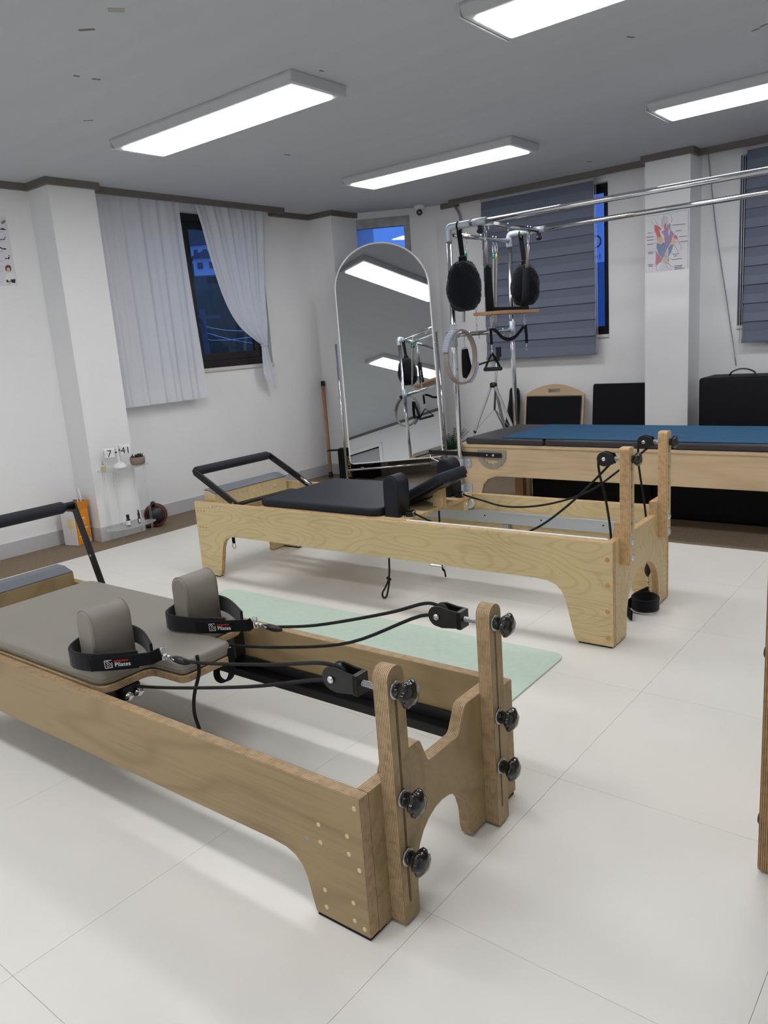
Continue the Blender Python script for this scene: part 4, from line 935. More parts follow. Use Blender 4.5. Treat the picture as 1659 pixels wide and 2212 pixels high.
# carrying strap hooked under the board
xs = XP+.225
def s_(x, y): return px(x, y, 0, xs)
ct = thing('carry_strap', 'black webbing strap sagging between two hooks under the swing board', 'strap', s_(1062, 690))
def ss(x, y, dx=0): return px(x, y, 0, xs+dx)-Vector(ct.location)
carabiner(ct, ss(1060, 684), ss(1062, 706), .012, .002); carabiner(ct, ss(1134, 683), ss(1134, 702), .012, .002)
MB().box(ss(1062, 708)+V(-.012, -.02, -.004), ss(1062, 708)+V(.012, .02, .004)).build('buckle', 'steel', ct)
MB().strap([ss(1060, 709), ss(1061, 728), ss(1062, 744)], .026, .004, (0, 1, 0)).build('strap_drop', 'black_webbing', ct)
MB().strap(smoothpath([ss(1064, 709), ss(1074, 717), ss(1084, 728), ss(1098, 733), ss(1112, 728), ss(1122, 717), ss(1131, 706)], 4), .022, .004, (0, .2, 1)).build('strap_sag', 'black_webbing', ct)
MB().strap([ss(1135, 703), ss(1137, 722), ss(1137.5, 741)], .032, .004, (0, 1, 0)).build('strap_drop', 'black_webbing', ct)
snap_hook(ct, ss(1137, 743), ss(1137.5, 759), .0024); snap_hook(ct, ss(1062, 746), ss(1063, 762), .0024)
# handle hanging from the strap
hn = thing('handle', 'black foam pull handle on a thin webbing triangle below the swing', 'handle', s_(1063, 764))
def hh(x, y): return px(x, y, 0, xs)-Vector(hn.location)
MB().tube([hh(1048, 798), hh(1082, 796)], .0125, 14).build('foam_grip', 'navy_foam', hn)
for a in (1048, 1082): MB().strap(smoothpath([hh(1063, 763), hh((1063+a)/2, 778), hh(a, 797)], 3), .014, .003, (1, 0, 0)).build('webbing', 'black_webbing', hn)
MB().torus(hh(1063, 763), .008, .002, (1, 0, 0), 12, 6).build('ring', 'steel', hn)
# loop handle below the lower tube, near pole
lh = thing('handle', 'black strap handle clipped inside the grey exercise ring', 'handle', EY['l1'])
def l_(x, y): return px(x, y, 0, XP+.0)-Vector(EY['l1'])
carabiner(lh, V(0, 0, .004), V(0, .003, -.045), .010, .0018)
w_ = V(0, .0, -.052)
MB().tube([w_+V(0, -.025, 0), w_+V(0, .025, 0), w_+V(0, .025, -.008), w_+V(0, -.025, -.008)], .003, 6, True).build('slot_ring', 'steel', lh)
MB().strap(smoothpath([w_+V(0, -.004, -.008), w_+V(0, -.012, -.07), w_+V(.0, -.012, -.165), w_+V(.0, .002, -.19), w_+V(.0, .05, -.18), w_+V(0, .045, -.14), w_+V(0, .018, -.06), w_+V(0, .004, -.008)], 4), .040, .004, (1, 0, 0)).build('webbing', 'black_webbing', lh)
MB().tube([w_+V(-.025, .028, -.185), w_+V(.025, .028, -.185)], .013, 12).build('foam_grip', 'navy_foam', lh)
# exercise ring on the pole knob
rc = px(996, 771, 1, YN-.055); rg = thing('exercise_ring', 'grey flexible exercise ring with ribbed grips hung on the chrome pole', 'exercise ring', rc)
ra = math.radians(-15); ux = Vector((math.cos(ra)*.62-.35, math.sin(ra)-.0, 0)); ux = (RT*.62+FW*.785); ux.z = 0; ux.normalize(); uz = Vector((0, 0, 1))
Rr = .163; tl = math.radians(-8)
def rpt(a, r=Rr): return ux*(r*math.cos(a)*math.cos(tl)-r*math.sin(a)*math.sin(tl))+uz*(r*math.sin(a)*math.cos(tl)+r*math.cos(a)*math.sin(tl))
nn_ = ux.cross(uz)
fr = [rpt(2*math.pi*i/48) for i in range(48)]
mb = MB(); rings = []
for i in range(48):
    a = 2*math.pi*i/48; rings.append([rpt(a, Rr+.006)+nn_*.016, rpt(a, Rr-.006)+nn_*.016, rpt(a, Rr-.006)-nn_*.016, rpt(a, Rr+.006)-nn_*.016])
mb.loft(rings, 0, False, False, True); mb.build('hoop', 'ring_grey', rg, bevel=.002)
for a0 in (math.radians(150), math.radians(-32)):
    g_ = MB(); rings = []
    for i in range(13):
        a = a0+math.radians(-26+52*i/12); o1 = Rr+.021+(.0025 if i % 2 else 0); i1 = Rr+.0065
        rings.append([rpt(a, o1)+nn_*.02, rpt(a, i1)+nn_*.02, rpt(a, i1)-nn_*.02, rpt(a, o1)-nn_*.02])
    gp = g_.loft(rings, 0, False).build('grip', 'ring_grip', rg, bevel=.002)
    for i in range(12):
        a = a0+math.radians(-23+46*i/11); MB().tube([rpt(a, Rr+.0225)+nn_*.02, rpt(a, Rr+.0225)-nn_*.02], .0018, 6).build('rib', 'ring_grip', gp)
# fleece loops
def fleece(cx, cy, w, h, ax, val, top, label, depth=.055, skew=0.0, strapx=None):
    c = px(cx, cy, ax, val); t_ = thing('fleece_loop', label, 'strap', c)
    sc = (c-CAM).dot(FW)/FPX; hw, hh_ = w*sc/2, h*sc/2
    rt = Vector((RT.x, RT.y, 0)).normalized(); fw = Vector((-rt.y, rt.x, 0))
    rnd = random.Random(int(cx)); rings = []; nu, nv = 72, 52
    for i in range(nv+1):
        a = -math.pi/2+math.pi*i/nv; ring = []
        for j in range(nu):
            b_ = 2*math.pi*j/nu; ca, sa = math.cos(a), math.sin(a)
            k = (abs(ca)**.52); x = hw*k*math.cos(b_)*(1-.16*max(0, sa)); y = depth*k*math.sin(b_)*(1 if abs(math.sin(b_)) < .8 else 1); z = hh_*(abs(sa)**1.0)*(1 if sa > 0 else -1)
            nz_ = 1+.055*(rnd.random()-.5)+.02*math.sin(b_*5+a*7)
            ring.append(rt*(x*nz_+skew*z)+fw*y*nz_+Vector((0, 0, z*nz_)))
        rings.append(ring)
    MB().loft(rings, 0, True).build('padded_body', 'black_fleece', t_)
    # neck and hanging strap
    tp_ = Vector(top)-c
    MB().strap([Vector((0, 0, hh_*.80))+rt*skew*hh_, Vector((0, 0, hh_*1.22))+rt*skew*hh_], .05, .035, rt).build('gathered_neck', 'black_fleece', t_, bevel=.008)
    MB().strap(smoothpath([Vector((0, 0, hh_*1.1))+rt*skew*hh_, (Vector((0, 0, hh_*1.2))+tp_)*.5, tp_], 4), .03, .006, rt).build('strap', 'black_webbing', t_)
    MB().tube([tp_+V(0, .0265*math.cos(2*math.pi*i/16), .0265*math.sin(2*math.pi*i/16)+.022) for i in range(16)], .005, 6, True).build('strap_wrap', 'black_webbing', t_)
    return t_
fleece(1002, 618, 76, 102, 1, YN, px(991, 493, 1, YN)-V(0, 0, .012), 'black fleece hanging loop at the chrome corner elbow')
fleece(1134, 616, 64, 84, 1, YFAR-.03, px(1125, 507, 1, YFAR)-V(0, .0, .022), 'black fleece hanging loop behind the right sleeve of the swing')
# ------------------------------------------------------------------ arched standing mirror
MA, MTILT, MW, MH, MR = math.radians(43.0), math.radians(10.2), .80, 1.45, .388
MBs = Vector((-4.30, 4.85, .18))
mu = Vector((math.cos(MA), math.sin(MA), 0)); mn = Vector((-math.sin(MA), math.cos(MA), 0)); mup = Vector((0, 0, math.cos(MTILT)))+mn*math.sin(MTILT); mf = mu.cross(mup).normalized(); mf = mf if mf.dot(CAM-MBs) > 0 else -mf
mroot = Vector((MBs.x+mu.x*MW/2, MBs.y+mu.y*MW/2, 0))
mir = thing('standing_mirror', 'arched full-length mirror in a thin white metal frame on a chrome stand', 'mirror', mroot)
def mp_(u, s, n=0): return MBs+mu*u+mup*s+mf*n-mroot
out = [(.035, 0), (MW-.035, 0), (MW-.010, .010), (MW, .035)]+[(MW/2+MW/2*math.cos(math.pi*i/32), MH+MR*math.sin(math.pi*i/32)) for i in range(33)]+[(0, .035), (.010, .010)]
def inset_pt(u, s, d):
    c = Vector((MW/2, MH*.5)); q = Vector((u, s))
    if s > MH: c = Vector((MW/2, MH)); k = (q-c).length; return c+(q-c)*(1-d/k)
    return Vector((min(max(u, d), MW-d), max(s, d)))
io = [inset_pt(u, s, .0095) for u, s in out]
n_ = len(io); mb = MB(); mb.add([mp_(q.x, q.y, .004) for q in io]+[mp_(q.x, q.y, -.004) for q in io], [list(range(n_)), list(range(n_, 2*n_))[::-1]]+[[i, (i+1) % n_, n_+(i+1) % n_, n_+i] for i in range(n_)])
mb.build('mirror_glass', 'mirror_silver', mir)
rings = []
for (u, s), q in zip(out, io): rings.append([mp_(u, s, .011), mp_(q.x, q.y, .011), mp_(q.x, q.y, -.018), mp_(u, s, -.018)])
MB().loft(rings, 0, False, False, True).build('frame', 'white_gloss', mir, bevel=.0015)
mb = MB(); mb.add([mp_(q.x, q.y, -.012) for q in io]+[mp_(q.x, q.y, -.016) for q in io], [list(range(n_)), list(range(n_, 2*n_))[::-1]]+[[i, (i+1) % n_, n_+(i+1) % n_, n_+i] for i in range(n_)]); mb.build('back_board', 'black_plastic', mir)
s0 = -(.18-.014)/math.cos(MTILT)
for u, top in ((-.030, 1.02), (MW+.030, 1.06)):
    ups = MB().tube([mp_(u, s0, -.03), mp_(u, top, -.004)], .0105, 12).sphere(mp_(u, top, -.004), .0105, 12, 6).build('upright', 'chrome', mir)
    MB().tube([mp_(u, top-.09, -.004), mp_(u+(.035 if u < 0 else -.035), top-.09, -.004)], .006, 10).build('pivot_pin', 'chrome', ups)
    f_ = mp_(u, s0, -.03); fo = Vector((mf.x, mf.y, 0)).normalized()
    MB().tube([Vector((f_.x, f_.y, .0135))-fo*.24+V(0, 0, 0), Vector((f_.x, f_.y, .0135))+fo*.16], .0115, 12).build('foot', 'chrome', mir)
MB().tube([mp_(-.03, -.045, -.028), mp_(MW+.03, -.045, -.028)], .0095, 12).build('cross_bar', 'chrome', mir)
# ------------------------------------------------------------------ things on the floor near the mirror
pt, pb = px(697, 824, 1, PCY0-.03), px(715, 1031, 2, .02); pb.z = 0
wp = thing('wooden_pole', 'light brown wooden pole with black end caps leaning into the corner', 'pole', pb)
dv = (pt-pb); dn_ = dv.normalized(); a_ = dn_*.016+V(0, 0, .004)
MB().tube([a_, dv], .0165, 14).build('shaft', 'pole_wood', wp)
for q in (a_, dv-dn_*.045): MB().tube([q, q+dn_*.045], .019, 14).build('end_cap', 'black_plastic', wp)
bx0 = px(748, 1050, 2, 0)
bb = thing('product_box', 'tall black carton with gold BALLance lettering on its side', 'box', (-4.545, 4.98, 0), math.radians(30))
MB().box((0, 0, 0), (.12, .10, .285)).build('carton', 'felt_black', bb, bevel=.002)
MB().box((-.10, 0, .270), (.0, .10, .274)).build('lid_flap', 'felt_black', bb); 
text('lettering', 'BALLance', .046, 'gold_print', (.105, -.0008, .035), (0, 0, 1), (-1, 0, 0), bb, .0003)
b2 = px(783, 1020, 2, .0); tag(MB().pad(rp(rect(-.10, .10, -.07, .07), .006), 0, .13, .005).build('storage_box', 'charcoal_leather'), 'low black box with a white mark on the carpet below the mirror', 'box').location = (-4.42, 5.22, 0)
MB().box((-.02, -.0708, .09), (.02, -.07, .105)).build('white_mark', 'print_white', bpy.data.objects['storage_box'])
sb = thing('storage_crate', 'low taupe lidded crate on the carpet behind the mirror foot', 'box', (-4.22, 5.52, 0), MA)
MB().box((-.16, -.09, 0), (.22, .09, .11)).build('crate_body', 'storage_box', sb, bevel=.006); MB().box((-.166, -.096, .1105), (.226, .096, .128)).build('crate_lid', 'storage_box', sb, bevel=.004)
# mint mat on the floor
mm = thing('exercise_mat', 'pale mint exercise mat flat on the white floor between the two reformers', 'mat', (-1.187, 2.04, 0), math.radians(1.2))
MB().pad(rp(rect(-1.84, 0, -.20, .42), .055, 5), .0002, .006, .002).build('mat_sheet', 'mint_mat', mm)
# ------------------------------------------------------------------ curtains
XC = -4.835
def fold(y, z, ph=0, amp=1): return amp*(.012*math.sin(y*46+ph)+.008*math.sin(y*83+1.3+ph+z*1.2)+.006*math.sin(y*23+z*2.1+ph))
cl_ = thing('curtain', 'long white curtain panel hanging straight beside the pillar', 'curtain', (XC, 3.05, 2.27))
def c1f(u, v):
    z = 2.285+(.852-2.285)*v; y1 = 3.815+.035*v; y = 3.052+(y1-3.052)*u+.006*math.sin(u*30+v*3)*v
    return (fold(y, z, 0, .55+.55*v), y-3.05, z-2.27)
MB().sheet(c1f, 150, 40).build('panel', 'curtain_white', cl_)
def c1h(u, v):
    q = c1f(u, .955+.045*v); return (q[0]+.003, q[1], q[2])
MB().sheet(c1h, 150, 4).build('hem', 'curtain_white', cl_)
cr_ = thing('curtain', 'white curtain swept aside and tied near the window sill', 'curtain', (XC, 3.9, 2.27))
def yz(lst): return [px(x, y, 0, XC) for x, y in lst]
Lf = yz([(416, 432), (425, 460), (435, 493), (454, 563), (482.5, 648), (513, 703), (547, 734), (562, 745)]); Rt = yz([(570, 449), (570.5, 480), (571, 510), (571.5, 570), (572.5, 650), (576, 700), (575, 728), (574, 742)])
Lt = yz([(562, 745), (562, 752), (563, 775), (566, 808)]); Rb = yz([(574, 742), (575, 749), (583, 780), (598, 836)])
def interp(P, v):
    k = v*(len(P)-1); i = min(int(k), len(P)-2); f = k-i; return P[i]*(1-f)+P[i+1]*f
LP = smoothpath(Lf, 6); RP = smoothpath(Rt, 6)
def c2f(u, v):
    a, b_ = interp(LP, v), interp(RP, v); q = a*(1-u)+b_*u; s = 1-v
    # cloth sags along the sweep, folds run from heading to tie
    dep = (.012*math.sin(u*34)+.008*math.sin(u*61+.7))*(.5+.5*s)+.018*math.sin(math.pi*u)*v*(1-v)*2
    return (dep+.015*v, q.y-3.9, q.z-2.27)
MB().sheet(c2f, 110, 50).build('panel', 'curtain_white', cr_)
def c3f(u, v):
    a, b_ = interp(Lt, v), interp(Rb, v); q = a*(1-u)+b_*u
    return (.015+(.012*math.sin(u*19)+.01*math.sin(u*34+1))*(.25+.75*v), q.y-3.9, q.z-2.27-.03*v*math.sin(u*9)**2)
MB().sheet(c3f, 60, 20).build('tail', 'curtain_white', cr_)
tq = px(568, 745, 0, XC); MB().tube([(.015+.022*math.sin(2*math.pi*i/16), tq.y-3.9+.032*math.cos(2*math.pi*i/16), tq.z-2.27+.004*math.cos(2*math.pi*i/16)) for i in range(16)], .005, 6, True).build('tie_band', 'curtain_white', cr_)
# ------------------------------------------------------------------ zebra blinds
def blind(x0, x1, z0, z1, label, chain_x):
    yb_ = 5.895; t_ = thing('roller_blind', label, 'blind', (x0, yb_, z1))
    MB().box((0, -.01, -.03), (x1-x0, .035, 0)).build('head_rail', 'grey_plastic', t_, bevel=.004)
    n = 20; h = (z1-z0-.05)/n
    for i in range(n):
        zt_, zb_ = -.03-h*i, -.03-h*(i+1)
        dk = i % 2
        MB().prism([(.006-.006*dk, zt_+.004), (.009-.006*dk, zt_+.004), (.001-.004*dk, zb_), (-.002-.004*dk, zb_)], 'x', .004, x1-x0-.004).build('slat', 'shade_grey' if dk else 'shade_dark', t_)
    MB().prism(rp([(-.012, z0-z1), (.012, z0-z1), (.012, z0-z1+.022), (-.012, z0-z1+.022)], .006), 'x', 0, x1-x0).build('bottom_rail', 'shade_grey', t_)
    mb = MB(); 
    for dx in (0, .013): mb.tube([(chain_x-x0+dx, -.018, -.03), (chain_x-x0+dx+.004, -.018, z0-z1+.0)], .0022, 5)
    mb.build('bead_chain', 'white_plastic', t_)
    return t_
blind(-3.545, -2.55, .955, 2.27, 'grey banded roller blind covering the window beside the trapeze table', -2.545)
blind(-1.482, -.42, .985, 2.27, 'grey banded roller blind at the frame edge, past the anatomy poster pillar', -1.497)
# ------------------------------------------------------------------ posters
po = thing('anatomy_poster', 'anatomy chart of back muscles taped on the white pillar', 'poster', (-1.94, PBY, 1.71))
yp = PBY-.0012
def pc(u, v, dy=.0004): return px(1360+u/10.37, 430+v/10.37, 1, yp-dy)-Vector(po.location)
tl_, tr_, br_, bl_ = pc(352, 330, 0), pc(1358, 190, 0), pc(1332, 1575, 0), pc(338, 1690, 0)
tl_.z = tr_.z = pc(1358, 190, 0).z-.006; tl_.x = pc(345, 500, 0).x+.002; bl_.x = tl_.x; br_.x = pc(1335, 1580, 0).x; tr_.x = br_.x; bl_.z = br_.z = pc(338, 1665, 0).z
mb = MB(); q = [tl_, tr_, br_, bl_]; mb.add(q+[v+V(0, .001, 0) for v in q], [(0, 1, 2, 3), (7, 6, 5, 4), (0, 4, 5, 1), (1, 5, 6, 2), (2, 6, 7, 3), (3, 7, 4, 0)]); mb.build('sheet', 'paper', po)
def inkpoly(pts, mat, dy, nm='print'): 
    q = [pc(u, v, dy) for u, v in pts]; MB().add(q, [list(range(len(q)))]).build(nm, mat, po, recalc=False)
def inkline(pts, mat, w=.0012, dy=.0016): 
    MB().tube([pc(u, v, dy) for u, v in pts], w/2, 4).build('print_line', mat, po)
inkpoly([(720, 500), (745, 420), (800, 375), (850, 400), (860, 520), (800, 620), (730, 640)], 'ink_lilac', .0006)
inkpoly([(560, 575), (620, 590), (690, 640), (715, 700), (665, 690), (680, 760), (712, 850), (625, 860), (590, 770), (555, 690)], 'ink_red', .0006)
inkpoly([(780, 560), (830, 545), (800, 660), (770, 690)], 'ink_red', .0007)
inkpoly([(830, 610), (880, 545), (915, 550), (915, 680), (1000, 790), (960, 850), (935, 950), (880, 1060), (850, 1090), (790, 1010), (775, 820), (710, 730), (770, 700)], 'ink_purple', .0008)
inkpoly([(885, 640), (905, 730), (880, 840), (865, 740)], 'paper', .001)
inkpoly([(1010, 800), (1060, 820), (1085, 915), (1030, 890), (970, 865)], 'ink_red', .0006)
inkpoly([(605, 850), (720, 850), (770, 900), (720, 1000), (640, 960)], 'ink_peach', .0006)
inkpoly([(605, 880), (650, 960), (720, 1000), (620, 970)], 'ink_ochre', .0008)
inkpoly([(945, 880), (1045, 900), (990, 1020), (930, 1020)], 'ink_ochre', .0006)
inkpoly([(720, 1000), (770, 960), (795, 1020), (730, 1020)], 'ink_magenta', .0007)
inkpoly([(610, 980), (700, 1010), (790, 1015), (850, 1090), (740, 1340), (650, 1240), (605, 1090)], 'ink_blue', .0009)
inkpoly([(935, 1015), (985, 1030), (930, 1190), (870, 1300), (865, 1090)], 'ink_blue', .0009)
inkpoly([(590, 1160), (640, 1240), (735, 1350), (700, 1410), (640, 1450), (610, 1500), (585, 1400)], 'ink_rose', .0007)
inkpoly([(850, 1110), (865, 1250), (860, 1470), (735, 1400), (745, 1330)], 'ink_sand', .0006)
inkpoly([(870, 1310), (885, 1380), (855, 1390)], 'ink_rose', .0008)
for l in ([(710, 620), (725, 480), (770, 360), (850, 318), (920, 350), (950, 430), (940, 540)], [(550, 560), (475, 505), (550, 440), (640, 580)], [(1090, 920), (1170, 1105), (1090, 1185), (1000, 1020)], [(585, 1400), (600, 1520), (620, 1625)], [(690, 1410), (800, 1450), (890, 1590)], [(870, 1390), (930, 1580)], [(370, 385), (800, 330), (1310, 235)], [(1325, 240), (1300, 1555)],
          [(930, 590), (970, 588)], [(1000, 745), (1050, 715)], [(1075, 860), (1110, 845)], [(1000, 962), (1140, 960)], [(500, 752), (600, 730)], [(550, 840), (620, 850)], [(550, 908), (640, 885)], [(545, 1000), (600, 960)], [(530, 1190), (600, 1160)], [(750, 1245), (965, 1360)], [(940, 1200), (975, 1240)], [(540, 1475), (605, 1430)], [(800, 1410), (1000, 1540)]): inkline(l, 'ink_line')
for k in range(6): inkline([(720+k*22, 1450+k*10), (660+k*34, 1600+k*2)], 'ink_lilac', .0014)
for u0, u1, v in ((965, 1265, 570), (1055, 1180, 705), (1115, 1305, 835), (1140, 1310, 948), (405, 500, 762), (375, 550, 850), (395, 545, 918), (390, 545, 1012), (415, 530, 1190), (415, 530, 1222), (975, 1125, 1230), (985, 1070, 1275), (965, 1180, 1345), (410, 525, 1470), (425, 525, 1505), (1005, 1195, 1490), (1010, 1175, 1525), (1010, 1235, 1558)):
    mb = MB(); n = int((u1-u0)/16); sl = -.105
    for i in range(n):
        uu = u0+16*i; vv = v-(uu-(u0+u1)/2)*.105; q = [pc(uu, vv-9, .0016), pc(uu+11, vv-10, .0016), pc(uu+11, vv+8, .0016), pc(uu, vv+9, .0016)]; mb.add(q, [(0, 1, 2, 3)])
    mb.build('caption', 'ink_line', po, recalc=False)
p2 = thing('exercise_poster', 'exercise chart with small dark figures on the wall left of the pillar', 'poster', (XL, 2.33, 1.88))
def pl_(u, v, dx=.0016): return px(u/11.06, 440+v/11.06, 0, XL+dx)-Vector(p2.location)
zt2, zb2, y2 = 2.093, 1.683, 2.553
MB().box((.0003, 2.08-2.33, zb2-1.88), (.0013, y2-2.33, zt2-1.88)).build('sheet', 'paper', p2)
def ink2(pts, mat, dx=.0018): q = [pl_(u, v, dx) for u, v in pts]; MB().add(q, [list(range(len(q)))]).build('print', mat, p2, recalc=False)
ink2([(20, 430), (70, 400), (110, 385), (135, 430), (110, 470), (55, 490), (30, 470)], 'print_grey')
ink2([(-60, 600), (30, 595), (65, 578), (105, 600), (160, 625), (90, 630), (0, 618), (-60, 620)], 'print_dark')
ink2([(-60, 842), (60, 845), (110, 830), (135, 845), (90, 862), (-60, 862)], 'print_dark'); ink2([(105, 800), (120, 785), (135, 800), (125, 820), (110, 818)], 'print_dark')
ink2([(-40, 1060), (20, 1035), (60, 1065), (150, 1065), (140, 1100), (60, 1090), (10, 1065), (-40, 1095)], 'print_dark')
ink2([(105, 1335), (150, 1285), (185, 1325), (200, 1270), (235, 1275), (220, 1330), (160, 1310), (120, 1335)], 'print_dark'); ink2([(200, 1235), (220, 1225), (235, 1250), (215, 1262)], 'print_dark')
ink2([(115, 1800), (140, 1680), (220, 1650), (330, 1670), (368, 1760), (372, 1960), (250, 1950), (150, 1900)], 'print_white', .0017)
ink2([(125, 1500), (180, 1460), (250, 1480), (275, 1560), (255, 1610), (160, 1620), (128, 1580)], 'ink_hair', .0019); ink2([(155, 1540), (200, 1520), (240, 1545), (235, 1620), (205, 1650), (165, 1610)], 'ink_skin', .0021)
ink2([(145, 1820), (370, 1800), (365, 1900), (250, 1880), (160, 1880)], 'print_dark', .0019); ink2([(180, 1790), (250, 1780), (255, 1840), (200, 1850)], 'print_white', .0021); ink2([(170, 1880), (270, 1850), (270, 1920), (200, 1930)], 'ink_skin', .0021)
for v in (660, 680, 880, 905, 1130, 1150, 1365, 1385, 1510, 1610, 1870): ink2([(-60, v), (70, v-4), (70, v), (-60, v+5)], 'print_grey')
# ------------------------------------------------------------------ wall fixtures
sc_ = thing('security_camera', 'small white dome camera on the ceiling above the corner window', 'camera', (-4.10, 5.80, ZC))
MB().lathe([(.050, 0), (.050, -.022), (.046, -.03), (.043, -.032)], n=24).build('mount', 'white_gloss', sc_)
dc = V(.008, -.012, -.052); MB().sphere(dc, .040, 22, 14).build('dome', 'white_gloss', sc_)
ld = (CAM-Vector(sc_.location)-dc).normalized(); ld = (ld+V(0, 0, -.25)).normalized()
Rl = ld.to_track_quat('Z', 'Y').to_matrix()
MB().lathe([(.026, .030), (.026, .0385), (.020, .0405), (.001, .0405)], dc, 'z', 20, R=Rl).build('lens_ring', 'black_plastic', sc_); MB().lathe([(.010, .0406), (.008, .0425), (.001, .043)], dc, 'z', 14, R=Rl).build('lens', 'grey_plastic', sc_)
cn = [px(966, 437, 1, YB-.02), px(983, 448, 1, YB-.02), px(992, 463, 1, YB-.02), px(995, 480, 1, YB-.02), px(996, 520, 1, YB-.02)]
tag(MB().tube(smoothpath([q-cn[-1] for q in cn], 5), .0105, 10).build('conduit', 'cord_grey'), 'bent grey conduit running down the wall from the ceiling trim', 'pipe').location = cn[-1]
for k, (pth, lb) in enumerate((([(1530, 328), (1537, 400), (1545, 480), (1556, 560), (1570, 650), (1580, 720), (1590, 790)], 'loose grey cable hanging down the wall to the black upholstered box'), ([(1524, 330), (1532, 380), (1541, 470), (1552, 545), (1561, 620), (1575, 700), (1587, 772)], 'thinner loose cable hanging a little shorter on the same wall'))):
    P_ = [px(x, y, 1, YB-.006-.014*k) for x, y in pth]; b_ = P_[-1].copy()
    tag(MB().tube(smoothpath([q-b_ for q in P_], 4), .0032-.0008*k, 6).build('cable', 'cord_grey' if k == 0 else 'white_plastic'), lb, 'cable').location = b_
# ------------------------------------------------------------------ boards and box along the back wall
def lean(name, label, cat, x0, x1, h, y_foot, tilt):
    t_ = thing(name, label, cat, (x0, y_foot, 0)); t_.rotation_euler = (-tilt, 0, 0); return t_
jb = lean('jump_board', 'wood framed black padded board with a handle slot leaning on the wall', 'padded board', -3.19, -2.66, .73, 5.80, math.radians(9))
w_ = .53; top = [(w_*(1-i/14), .655+.085*math.sin(math.pi*i/14)**.8) for i in range(15)]
mb = MB()
sx0, sx1, sz0, sz1 = w_*.40, w_*.60, .672, .702
mb.prism([(0, 0), (sx0, 0), (sx0, .665), (0, .655)], 'y', 0, .018); mb.prism([(sx1, 0), (w_, 0), (w_, .655), (sx1, .665)], 'y', 0, .018); mb.prism(rect(sx0, sx1, 0, sz0), 'y', 0, .018)
T_ = [p_ for p_ in top]; 
def tz(x): return .655+.085*math.sin(math.pi*(1-x/w_))**.8 if 0 < x < w_ else .655
mb = MB()
mb.prism([(0, .0), (sx0, .0)]+[(sx0, tz(sx0))]+[(sx0*(1-i/8), tz(sx0*(1-i/8))) for i in range(1, 9)], 'y', 0, .018)
mb.prism([(sx1, 0), (w_, 0)]+[(w_-(w_-sx1)*i/8, tz(w_-(w_-sx1)*i/8)) for i in range(9)], 'y', 0, .018)
mb.prism(rect(sx0, sx1, 0, sz0), 'y', 0, .018); mb.prism([(sx0, sz1), (sx1, sz1)]+[(sx1-(sx1-sx0)*i/6, tz(sx1-(sx1-sx0)*i/6)) for i in range(7)], 'y', 0, .018)
fr_ = mb.build('wood_frame', 'birch_bed', jb)
MB().prism(rp(rect(.022, w_-.022, .03, .640), .012), 'y', -.014, -.0005).build('pad', 'black_fabric', jb, bevel=.004)
MB().tube([(.018, -.002, .03), (.018, -.002, .645), (w_-.018, -.002, .645), (w_-.018, -.002, .03)], .003, 6).build('edge_trim', 'steel', jb)
pb_ = lean('padded_panel', 'plain charcoal padded panel leaning against the wall beside the white pillar', 'padded board', -2.60, -2.12, .72, 5.86, math.radians(6))
MB().prism(rp(rect(0, .485, 0, .728), .02), 'y', 0, .035).build('pad', 'charcoal_leather', pb_, bevel=.008)
bx = thing('sitting_box', 'charcoal upholstered box standing on end with a carry handle', 'box', (-1.66, 5.53, 0))
MB().pad(rp(rect(0, .50, 0, .34), .02, 4), .0, .775, .018).build('box_body', 'charcoal_leather', bx)
for y in (.006, ): MB().tube([(.012, y, .02), (.012, y, .762), (.488, y, .762), (.488, y, .02)], .003, 5).build('piping', 'black_plastic', bx)
MB().strap(smoothpath([(.16, .15, .776), (.175, .15, .80), (.22, .15, .818), (.27, .15, .818), (.315, .15, .80), (.33, .15, .776)], 4), .022, .008, (0, 1, 0)).build('handle', 'black_plastic', bx, bevel=.002)
# ------------------------------------------------------------------ tripod and its bag
tr = thing('tripod', 'silver phone tripod with black joints behind the trapeze table', 'tripod', (-3.235, 5.46, 0))
def tq_(x, y): return px(x, y, 1, 5.46)-Vector(tr.location)
hub = tq_(1066, 832); head = tq_(1073, 775)
MB().tube([hub-V(0, 0, .20), head], .0085, 12).build('centre_column', 'steel', tr)
MB().lathe([(.026, -.018), (.030, -.012), (.030, .014), (.02, .022)], hub, 'z', 14).build('shoulder_hub', 'black_plastic', tr)
for k, a in enumerate((200, 345, 85)):
    R_ = (.34, .40, .3)[k]; ft = V(R_*math.cos(math.radians(a)), R_*math.sin(math.radians(a))*.8, .012); d0 = hub+V(.022*math.cos(math.radians(a)), .022*math.sin(math.radians(a)), -.012); j1 = d0.lerp(ft, .48); j2 = d0.lerp(ft, .80)
    lg = MB().bar(d0, j1, .021, .016).build('leg', 'aluminium', tr, bevel=.002); MB().bar(j1, j2, .017, .013).bar(j2, ft, .013, .010).build('lower_leg', 'aluminium', lg, bevel=.001)
    for q in (j1, j2): MB().sphere(q, (.013, .013, .018), 10, 6).build('leg_lock', 'black_plastic', lg)
    MB().sphere(ft, (.012, .012, .012), 8, 6).build('foot', 'black_plastic', lg)
    MB().bar(hub-V(0, 0, .19), j1, .008, .003).build('spreader', 'steel', tr)
MB().box(head+V(-.022, -.016, -.02), head+V(.022, .016, .02)).build('pan_head', 'black_plastic', tr, bevel=.006)
c = tq_(1076, 760); MB().box(c+V(-.012, -.018, -.042), c+V(.022, .014, .038)).build('phone_clamp', 'black_plastic', tr, bevel=.004)
MB().tube([head, tq_(1033, 788)], .0075, 10).build('pan_handle', 'black_plastic', tr)
